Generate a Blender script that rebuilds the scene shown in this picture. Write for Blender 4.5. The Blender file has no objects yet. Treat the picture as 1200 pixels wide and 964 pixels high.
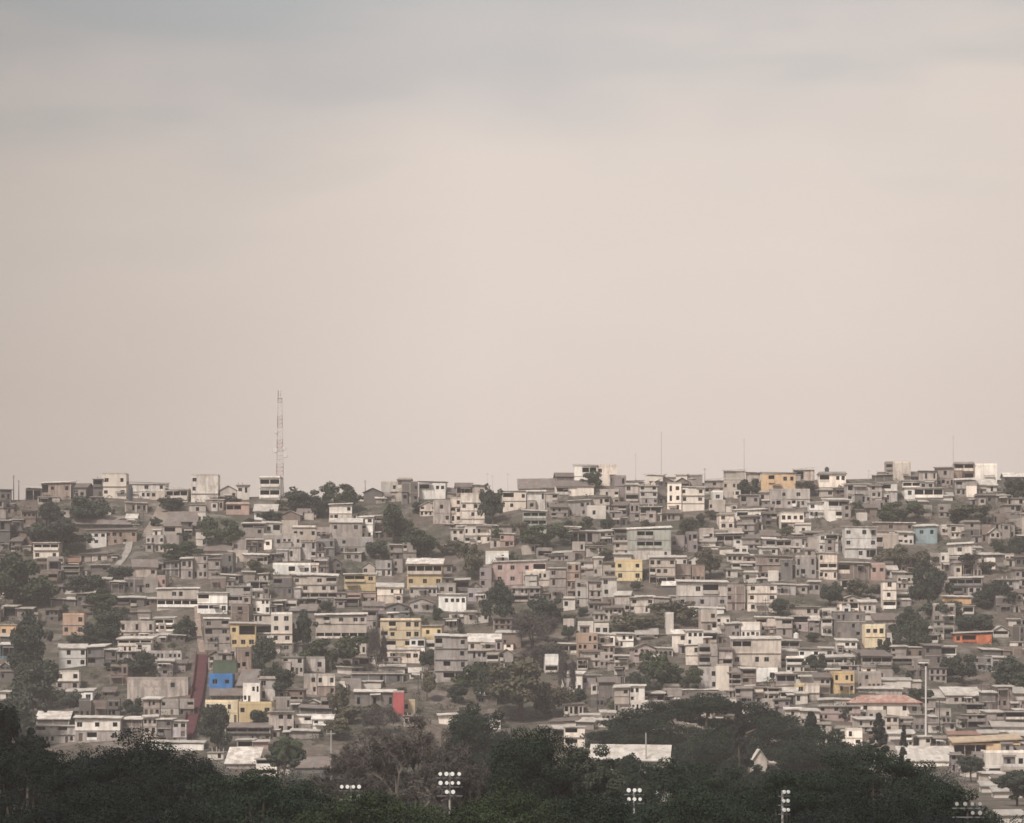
import bpy, math, random
import numpy as np
from math import sin, cos, pi, radians, sqrt, exp

sc = bpy.context.scene
C = sc.collection
rnd = random.Random(7)

# ------------------------------------------------------------------ camera model (photo pixels 1200 x 964)
F = 3600.0          # focal length in photo pixels
VH = 800.0          # row of the horizon
ZC = 24.0           # eye height above the plain
def at(px, py, D):
    return ((px - 600.0) / F * D, D, ZC + (VH - py) / F * D)

cam = bpy.data.cameras.new('camera'); co = bpy.data.objects.new('camera', cam); C.objects.link(co)
cam.sensor_fit = 'HORIZONTAL'; cam.sensor_width = 36.0; cam.lens = 36.0 * F / 1200.0
cam.shift_y = (VH - 482.0) / 1200.0
cam.clip_start = 1.0; cam.clip_end = 20000
co.location = (0, 0, ZC); co.rotation_euler = (radians(90), 0, 0)
sc.camera = co

# ------------------------------------------------------------------ node helpers
def mat(name):
    m = bpy.data.materials.new(name); m.use_nodes = True
    nt = m.node_tree
    b = nt.nodes['Principled BSDF']
    b.inputs['Roughness'].default_value = 0.9
    b.inputs['Specular IOR Level'].default_value = 0.25
    return m, nt, b
def N(nt, t, **kw):
    n = nt.nodes.new(t)
    for k, v in kw.items(): setattr(n, k, v)
    return n
def mixrgb(nt, a, b, fac, mode='MIX'):
    n = N(nt, 'ShaderNodeMix', data_type='RGBA', blend_type=mode)
    for sock, v in ((n.inputs[0], fac), (n.inputs[6], a), (n.inputs[7], b)):
        if hasattr(v, 'is_output'): nt.links.new(v, sock)
        else: sock.default_value = v if not isinstance(v, tuple) else (*v[:3], 1)
    return n.outputs[2]
def noise(nt, vec, scale, detail=3, rough=0.55):
    n = N(nt, 'ShaderNodeTexNoise'); n.inputs['Scale'].default_value = scale
    n.inputs['Detail'].default_value = detail; n.inputs['Roughness'].default_value = rough
    if vec is not None: nt.links.new(vec, n.inputs['Vector'])
    return n.outputs['Fac']
def mapr(nt, v, a, b, c, d):
    n = N(nt, 'ShaderNodeMapRange'); nt.links.new(v, n.inputs[0])
    for i, x in enumerate((a, b, c, d)): n.inputs[i + 1].default_value = x
    return n.outputs[0]
def scaled(nt, v, s):
    n = N(nt, 'ShaderNodeMapping'); nt.links.new(v, n.inputs[0]); n.inputs['Scale'].default_value = s
    return n.outputs[0]

def wall_mat(name, col, stain=0.45, brick=0.0, var=0.27):
    m, nt, b = mat(name)
    geo = N(nt, 'ShaderNodeNewGeometry'); oi = N(nt, 'ShaderNodeObjectInfo')
    pos = geo.outputs['Position']
    big = mapr(nt, noise(nt, pos, 0.22, 4), 0.3, 0.7, 0.86, 1.12)
    streak = mapr(nt, noise(nt, scaled(nt, pos, (1.1, 1.1, 0.16)), 0.9, 4, 0.65), 0.45, 0.60, 0.0, stain)
    patch = mapr(nt, noise(nt, pos, 0.42, 4, 0.7), 0.53, 0.60, 0.0, stain * 0.75)
    r = mapr(nt, oi.outputs['Random'], 0, 1, 1 - var, 1 + var)
    mul = N(nt, 'ShaderNodeMath', operation='MULTIPLY'); nt.links.new(big, mul.inputs[0]); nt.links.new(r, mul.inputs[1])
    base = N(nt, 'ShaderNodeVectorMath', operation='SCALE'); base.inputs[0].default_value = col; nt.links.new(mul.outputs[0], base.inputs[3])
    wn = N(nt, 'ShaderNodeMath', operation='FRACT'); wm = N(nt, 'ShaderNodeMath', operation='MULTIPLY'); nt.links.new(oi.outputs['Random'], wm.inputs[0]); wm.inputs[1].default_value = 37.31; nt.links.new(wm.outputs[0], wn.inputs[0])
    c = mixrgb(nt, base.outputs[0], mixrgb(nt, (1.07, 0.99, 0.92), (0.95, 1.0, 1.04), wn.outputs[0]), 1.0, 'MULTIPLY')
    if brick:
        tc = N(nt, 'ShaderNodeTexCoord'); sep = N(nt, 'ShaderNodeSeparateXYZ'); nt.links.new(tc.outputs['Object'], sep.inputs[0])
        add = N(nt, 'ShaderNodeMath', operation='ADD'); nt.links.new(sep.outputs[0], add.inputs[0]); nt.links.new(sep.outputs[1], add.inputs[1])
        cmb = N(nt, 'ShaderNodeCombineXYZ'); nt.links.new(add.outputs[0], cmb.inputs[0]); nt.links.new(sep.outputs[2], cmb.inputs[1])
        bt = N(nt, 'ShaderNodeTexBrick'); nt.links.new(cmb.outputs[0], bt.inputs['Vector'])
        bt.inputs['Scale'].default_value = 1.0; bt.inputs['Brick Width'].default_value = 0.4; bt.inputs['Row Height'].default_value = 0.2
        bt.inputs['Mortar Size'].default_value = 0.012
        bt.inputs['Color1'].default_value = (1, 1, 1, 1); bt.inputs['Color2'].default_value = (1 - brick, 1 - brick, 1 - brick, 1)
        bt.inputs['Mortar'].default_value = (1.06, 1.05, 1.04, 1)
        c = mixrgb(nt, c, bt.outputs['Color'], 1.0, 'MULTIPLY')
    dirt = (col[0] * 0.45 + 0.02, col[1] * 0.43 + 0.02, col[2] * 0.42 + 0.02)
    c = mixrgb(nt, c, dirt, streak)
    c = mixrgb(nt, c, (dirt[0] * 1.15, dirt[1] * 1.1, dirt[2] * 1.05), patch)
    nt.links.new(c, b.inputs['Base Color'])
    return m

def plain_mat(name, col, rough=0.85, var=0.0, spec=0.25, nz=0.0):
    m, nt, b = mat(name)
    b.inputs['Roughness'].default_value = rough; b.inputs['Specular IOR Level'].default_value = spec
    if var or nz:
        geo = N(nt, 'ShaderNodeNewGeometry'); oi = N(nt, 'ShaderNodeObjectInfo')
        r = mapr(nt, oi.outputs['Random'], 0, 1, 1 - var, 1 + var)
        g = mapr(nt, noise(nt, geo.outputs['Position'], 0.8, 4), 0.3, 0.7, 1 - nz, 1 + nz)
        mul = N(nt, 'ShaderNodeMath', operation='MULTIPLY'); nt.links.new(r, mul.inputs[0]); nt.links.new(g, mul.inputs[1])
        s = N(nt, 'ShaderNodeVectorMath', operation='SCALE'); s.inputs[0].default_value = col; nt.links.new(mul.outputs[0], s.inputs[3])
        nt.links.new(s.outputs[0], b.inputs['Base Color'])
    else:
        b.inputs['Base Color'].default_value = (*col, 1)
    return m

def tin_mat(name, col, rust, amount):
    m, nt, b = mat(name)
    b.inputs['Roughness'].default_value = 0.7; b.inputs['Specular IOR Level'].default_value = 0.3
    geo = N(nt, 'ShaderNodeNewGeometry'); oi = N(nt, 'ShaderNodeObjectInfo'); tc = N(nt, 'ShaderNodeTexCoord')
    pos = geo.outputs['Position']
    r = mapr(nt, oi.outputs['Random'], 0, 1, 0.72, 1.12)
    # single sheets differ a little: value per 1 m wide sheet
    ob = scaled(nt, tc.outputs['Object'], (0.9, 0.3, 0.0))
    wn = N(nt, 'ShaderNodeTexWhiteNoise', noise_dimensions='3D')
    fl = N(nt, 'ShaderNodeVectorMath', operation='FLOOR'); nt.links.new(ob, fl.inputs[0]); nt.links.new(fl.outputs[0], wn.inputs['Vector'])
    w = mapr(nt, wn.outputs['Value'], 0, 1, 0.8, 1.1)
    mul = N(nt, 'ShaderNodeMath', operation='MULTIPLY'); nt.links.new(r, mul.inputs[0]); nt.links.new(w, mul.inputs[1])
    s = N(nt, 'ShaderNodeVectorMath', operation='SCALE'); s.inputs[0].default_value = col; nt.links.new(mul.outputs[0], s.inputs[3])
    f = mapr(nt, noise(nt, pos, 0.55, 5, 0.7), 0.46, 0.6, 0.0, amount)
    c = mixrgb(nt, s.outputs[0], rust, f)
    nt.links.new(c, b.inputs['Base Color'])
    wv = N(nt, 'ShaderNodeTexWave'); wv.inputs['Scale'].default_value = 4.0; nt.links.new(tc.outputs['Object'], wv.inputs['Vector'])
    bp = N(nt, 'ShaderNodeBump'); bp.inputs['Strength'].default_value = 0.25; bp.inputs['Distance'].default_value = 0.02
    nt.links.new(wv.outputs['Fac'], bp.inputs['Height']); nt.links.new(bp.outputs[0], b.inputs['Normal'])
    return m

WALLS = {  # code: (colour name, albedo, stain, brick)
 'G': ('grey', (0.43, 0.387, 0.365), 0.75, 0.16), 'D': ('dark grey', (0.19, 0.174, 0.167), 0.65, 0.12),
 'W': ('white', (0.80, 0.75, 0.69), 0.34, 0), 'C': ('pale beige', (0.60, 0.545, 0.495), 0.6, 0),
 'B': ('brown', (0.29, 0.228, 0.20), 0.65, 0.15), 'P': ('dusty pink', (0.47, 0.345, 0.31), 0.4, 0),
 'Y': ('yellow', (0.62, 0.485, 0.29), 0.3, 0), 'K': ('cream-yellow', (0.70, 0.60, 0.43), 0.34, 0),
 'O': ('orange', (0.60, 0.41, 0.25), 0.32, 0), 'A': ('peach', (0.52, 0.365, 0.28), 0.4, 0),
 'R': ('red', (0.36, 0.085, 0.085), 0.4, 0), 'T': ('teal', (0.26, 0.33, 0.35), 0.4, 0),
 'Q': ('turquoise blue', (0.09, 0.26, 0.36), 0.4, 0),
 'U': ('blue', (0.06, 0.20, 0.46), 0.35, 0), 'N': ('pale green', (0.42, 0.42, 0.37), 0.5, 0),
 'E': ('dark green', (0.085, 0.115, 0.08), 0.3, 0), 'L': ('lilac-grey', (0.35, 0.305, 0.31), 0.5, 0),
 'V': ('orange-red', (0.48, 0.15, 0.075), 0.45, 0)}
MW = {k: wall_mat('wall_' + v[0].replace(' ', '_'), v[1], v[2], v[3]) for k, v in WALLS.items()}
M_CONC = wall_mat('roof_concrete', (0.42, 0.39, 0.355), 0.5)
M_TINP = tin_mat('tin_pale', (0.68, 0.635, 0.58), (0.30, 0.24, 0.20), 0.7)
M_TINW = tin_mat('tin_white', (0.52, 0.485, 0.44), (0.33, 0.28, 0.245), 0.8)
M_TIND = tin_mat('tin_dull', (0.19, 0.17, 0.16), (0.17, 0.105, 0.075), 0.7)
M_TINR = tin_mat('tin_rust', (0.36, 0.19, 0.14), (0.26, 0.16, 0.125), 0.75)
M_TILE = tin_mat('roof_red_tile', (0.34, 0.17, 0.135), (0.45, 0.38, 0.33), 0.8)
M_TINT = tin_mat('tin_tan', (0.52, 0.40, 0.28), (0.36, 0.27, 0.19), 0.6)
M_SHADE = plain_mat('opening_shade', (0.010, 0.009, 0.011), 0.8, spec=0.05)  # near-black sheet: the shade inside openings is put into its colour
M_GLASS = plain_mat('window_glass', (0.016, 0.017, 0.02), 0.35, spec=0.25)
M_FRAME = plain_mat('window_frame', (0.40, 0.37, 0.34), 0.7, 0.3)
M_DOOR = plain_mat('door_wood', (0.10, 0.075, 0.06), 0.8, 0.5)
M_RAIL = plain_mat('railing_metal', (0.06, 0.055, 0.055), 0.6)
M_POLE = plain_mat('galvanised_pole', (0.40, 0.38, 0.36), 0.5)
M_DPOLE = plain_mat('dark_pole', (0.07, 0.065, 0.065), 0.7)
M_LENS = plain_mat('lamp_lens', (0.92, 0.91, 0.88), 0.25, spec=0.5)
M_HOUS = plain_mat('lamp_housing', (0.16, 0.16, 0.17), 0.6)
M_TANK = plain_mat('tank_plastic', (0.05, 0.055, 0.065), 0.6)
M_MRED = plain_mat('mast_red', (0.33, 0.23, 0.225), 0.7)
M_MWHT = plain_mat('mast_white', (0.62, 0.58, 0.56), 0.7)
M_STAIR = wall_mat('stair_red', (0.13, 0.054, 0.062), 0.45)
M_STAIRW = wall_mat('stair_red_side', (0.155, 0.06, 0.068), 0.4)
M_ROAD = wall_mat('road_concrete', (0.34, 0.30, 0.265), 0.6)
M_BARK = plain_mat('bark', (0.09, 0.07, 0.055), 0.95, 0.2, nz=0.3)
M_PBARK = plain_mat('pale_bark', (0.14, 0.12, 0.105), 0.95, 0.2, nz=0.3)

def leaf_mat(name, a, b_, var=0.25):
    m, nt, b = mat(name)
    geo = N(nt, 'ShaderNodeNewGeometry'); oi = N(nt, 'ShaderNodeObjectInfo')
    f = mapr(nt, noise(nt, geo.outputs['Position'], 0.35, 3), 0.32, 0.68, 0, 1)
    isl = mapr(nt, geo.outputs['Random Per Island'], 0, 1, 0.85, 1.15)
    r = mapr(nt, oi.outputs['Random'], 0, 1, 1 - var, 1 + var)
    c = mixrgb(nt, a, b_, f)
    mul = N(nt, 'ShaderNodeMath', operation='MULTIPLY'); nt.links.new(isl, mul.inputs[0]); nt.links.new(r, mul.inputs[1])
    s = N(nt, 'ShaderNodeVectorMath', operation='SCALE'); nt.links.new(c, s.inputs[0]); nt.links.new(mul.outputs[0], s.inputs[3])
    nt.links.new(s.outputs[0], b.inputs['Base Color'])
    b.inputs['Roughness'].default_value = 0.75; b.inputs['Specular IOR Level'].default_value = 0.15
    return m
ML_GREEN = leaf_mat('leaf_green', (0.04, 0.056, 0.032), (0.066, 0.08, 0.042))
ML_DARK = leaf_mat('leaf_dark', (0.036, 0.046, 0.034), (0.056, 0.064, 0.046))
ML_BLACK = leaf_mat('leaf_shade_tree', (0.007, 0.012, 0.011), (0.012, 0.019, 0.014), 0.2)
ML_DUST = leaf_mat('leaf_dusty', (0.085, 0.083, 0.058), (0.12, 0.108, 0.075))
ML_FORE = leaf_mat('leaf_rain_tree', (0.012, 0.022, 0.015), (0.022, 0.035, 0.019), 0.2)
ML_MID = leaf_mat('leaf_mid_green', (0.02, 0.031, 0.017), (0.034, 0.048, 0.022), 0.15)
ML_TWIG = leaf_mat('bare_twig', (0.072, 0.062, 0.058), (0.098, 0.084, 0.077))
ML_CONI = leaf_mat('leaf_casuarina', (0.026, 0.03, 0.028), (0.038, 0.043, 0.036))
ML_SCRUB = leaf_mat('leaf_scrub', (0.042, 0.048, 0.032), (0.085, 0.078, 0.052), 0.1)

# ------------------------------------------------------------------ mesh builder
class MB:
    def __init__(s): s.v = []; s.f = []; s.m = []; s.mats = []
    def mi(s, m):
        if m not in s.mats: s.mats.append(m)
        return s.mats.index(m)
    def poly(s, pts, m):
        k = len(s.v); s.v += [tuple(p) for p in pts]; s.f.append(tuple(range(k, k + len(pts)))); s.m.append(s.mi(m))
    def box(s, x0, x1, y0, y1, z0, z1, m, skip=''):
        k = len(s.v)
        s.v += [(x0,y0,z0),(x1,y0,z0),(x1,y1,z0),(x0,y1,z0),(x0,y0,z1),(x1,y0,z1),(x1,y1,z1),(x0,y1,z1)]
        i = s.mi(m)
        for tag, q in (('f',(0,1,5,4)),('r',(1,2,6,5)),('b',(2,3,7,6)),('l',(3,0,4,7)),('t',(4,5,6,7)),('u',(3,2,1,0))):
            if tag not in skip: s.f.append(tuple(k + a for a in q)); s.m.append(i)
    def slab(s, quad, th, m):
        """a thin sheet: QUAD gives the top face, counter-clockwise from above"""
        k = len(s.v); n = len(quad)
        s.v += [tuple(p) for p in quad] + [(p[0], p[1], p[2] - th) for p in quad]
        i = s.mi(m)
        s.f.append(tuple(range(k, k + n))); s.m.append(i)
        s.f.append(tuple(range(k + 2 * n - 1, k + n - 1, -1))); s.m.append(i)
        for a in range(n):
            b = (a + 1) % n
            s.f.append((k + b, k + a, k + n + a, k + n + b)); s.m.append(i)
    def tube(s, p, q, r0, r1, m, n=5):
        p = np.array(p, float); q = np.array(q, float); d = q - p; L = np.linalg.norm(d) or 1; d /= L
        a = np.cross(d, (0, 0, 1) if abs(d[2]) < 0.9 else (1, 0, 0)); a /= np.linalg.norm(a); b = np.cross(d, a)
        k = len(s.v)
        for c, r in ((p, r0), (q, r1)):
            for j in range(n):
                t = 2 * pi * j / n; s.v.append(tuple(c + (a * cos(t) + b * sin(t)) * r))
        i = s.mi(m)
        for j in range(n):
            g = (j + 1) % n; s.f.append((k + j, k + g, k + n + g, k + n + j)); s.m.append(i)
        s.f.append(tuple(k + n + j for j in range(n))); s.m.append(i)
        s.f.append(tuple(k + n - 1 - j for j in range(n))); s.m.append(i)
    def add(s, o, R=None):
        k = len(s.v); remap = [s.mi(m) for m in o.mats]
        s.v += [R(p) for p in o.v] if R else o.v
        s.f += [tuple(a + k for a in f) for f in o.f]; s.m += [remap[i] for i in o.m]
    def mesh(s, name):
        me = bpy.data.meshes.new(name); me.from_pydata(s.v, [], s.f)
        for m in s.mats: me.materials.append(m)
        me.polygons.foreach_set('material_index', s.m)
        me.update(); return me
    def build(s, name, parent=None, loc=(0, 0, 0)):
        o = bpy.data.objects.new(name, s.mesh(name)); C.objects.link(o); o.location = loc
        if parent: o.parent = parent
        return o

def empty(name, loc, rz=0):
    o = bpy.data.objects.new(name, None); C.objects.link(o); o.empty_display_size = 0.5
    o.location = loc; o.rotation_euler = (0, 0, rz); return o
def tag(o, label, cat=None, group=None, kind=None):
    if label: o['label'] = label
    if cat: o['category'] = cat
    if group: o['group'] = group
    if kind: o['kind'] = kind
    return o

# ------------------------------------------------------------------ terrain
Y0, YR = 740.0, 1060.0
RID = [(-900, 600), (-300, 592), (0, 584), (120, 581), (240, 584), (330, 580), (430, 585), (560, 580), (650, 571), (720, 567),
       (800, 565), (900, 561), (1000, 560), (1200, 561), (1500, 578), (2200, 600)]
def vr(u):
    for (a, va), (b, vb) in zip(RID, RID[1:]):
        if u <= b: return va + (vb - va) * max(0, (u - a)) / (b - a)
    return RID[-1][1]
def Zt(x, y):
    if y <= 1: return 0.0
    yy = max(y, 600.0)
    u = 600 + x / max(min(yy, YR), Y0) * F
    wob = 1.3 * sin(x * 0.045 + y * 0.013) + 0.9 * sin(x * 0.11 - y * 0.05 + 1.3) + 0.7 * sin(y * 0.09 + x * 0.02)
    if y < Y0:
        t = max(0.0, min(1.0, (y - 610) / (Y0 - 610))); t = t * t * (3 - 2 * t)
        zb = ZC + (VH - 905.0) / F * Y0
        return zb * t + 0.15 * wob * t
    if y <= YR:
        s = (y - Y0) / (YR - Y0)
        v = 905.0 + (vr(u) - 905.0) * s
        m = min(1.0, s * 5) * min(1.0, (1 - s) * 6 + 0.15)
        return ZC + (VH - v) / F * y + wob * (0.15 + 0.85 * m)
    zr = ZC + (VH - vr(u)) / F * YR + wob * 0.28
    return zr - 55 * (1 - exp(-(y - YR) / 260.0))
def hit(px, py):
    """where the ray through a photo pixel meets the ground"""
    y = 320.0
    while y < YR:
        x, _, z = at(px, py, y)
        if Zt(x, y) >= z: return x, y, Zt(x, y)
        y += 0.5
    x, y, z = at(px, py, YR - 3)
    return x, y, Zt(x, y)

def grid_axis(parts):
    out = []
    for a, b, st in parts: out += list(np.arange(a, b, st))
    return out + [parts[-1][1]]
xs = grid_axis([(-1500, -260, 60), (-260, 260, 4), (260, 1500, 60)])
ys = grid_axis([(-250, 560, 45), (560, 1130, 4), (1130, 3200, 80)])
v = [(x, y, Zt(x, y)) for y in ys for x in xs]
nx = len(xs)
f = [(j * nx + i, j * nx + i + 1, (j + 1) * nx + i + 1, (j + 1) * nx + i) for j in range(len(ys) - 1) for i in range(nx - 1)]
me = bpy.data.meshes.new('ground'); me.from_pydata(v, [], f); me.update()
m, nt, b = mat('hillside_earth')
geo = N(nt, 'ShaderNodeNewGeometry'); pos = geo.outputs['Position']
n1 = mapr(nt, noise(nt, pos, 0.05, 5, 0.65), 0.42, 0.60, 0, 1)
n2 = mapr(nt, noise(nt, pos, 0.6, 5, 0.7), 0.3, 0.7, 0.6, 1.35)
n3 = mapr(nt, noise(nt, pos, 0.17, 4, 0.6), 0.5, 0.66, 0, 1)
c = mixrgb(nt, (0.115, 0.092, 0.076), (0.06, 0.06, 0.044), n1)
c = mixrgb(nt, c, (0.17, 0.148, 0.132), n3)
sy = N(nt, 'ShaderNodeSeparateXYZ'); nt.links.new(pos, sy.inputs[0])
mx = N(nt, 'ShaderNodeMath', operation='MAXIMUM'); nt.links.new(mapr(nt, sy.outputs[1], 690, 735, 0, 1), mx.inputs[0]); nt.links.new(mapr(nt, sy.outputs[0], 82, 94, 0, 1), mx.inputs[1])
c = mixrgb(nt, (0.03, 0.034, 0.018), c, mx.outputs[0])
s_ = N(nt, 'ShaderNodeVectorMath', operation='SCALE'); nt.links.new(c, s_.inputs[0]); nt.links.new(n2, s_.inputs[3])
nt.links.new(s_.outputs[0], b.inputs['Base Color'])
bp = N(nt, 'ShaderNodeBump'); bp.inputs['Strength'].default_value = 0.6; bp.inputs['Distance'].default_value = 0.6
nt.links.new(noise(nt, pos, 0.7, 5), bp.inputs['Height']); nt.links.new(bp.outputs[0], b.inputs['Normal'])
me.materials.append(m)
ground = bpy.data.objects.new('ground', me); C.objects.link(ground); ground['kind'] = 'structure'
for p in me.polygons: p.use_smooth = True

def strip(name, pts, width, material, lift=0.25):
    """a paved strip draped on the slope through photo points"""
    P = [np.array(hit(*p)) for p in pts]
    Q = []
    for a, b_ in zip(P, P[1:]):
        n = max(2, int(np.linalg.norm(b_ - a) / 4))
        Q += [a + (b_ - a) * i / n for i in range(n)]
    Q.append(P[-1])
    mb = MB()
    def side(i):
        a = Q[max(0, i - 1)]; b_ = Q[min(len(Q) - 1, i + 1)]
        d = b_ - a; n = np.array((-d[1], d[0], 0)); n /= (np.linalg.norm(n) or 1)
        w = width if not isinstance(width, tuple) else width[0] + (width[1] - width[0]) * i / (len(Q) - 1)
        return n * w / 2
    for i in range(len(Q) - 1):
        q = []
        for k, sg in ((i, -1), (i, 1), (i + 1, 1), (i + 1, -1)):
            p = Q[k] + sg * side(k); q.append((p[0], p[1], max(Zt(p[0], p[1]), Zt(Q[k][0], Q[k][1])) + lift))
        if q[0][0] > q[1][0] and q[2][1] < q[0][1]: q = q[::-1]
        mb.slab(q, 1.2, material)
    o = mb.build(name); o['kind'] = 'structure'; return o

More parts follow.
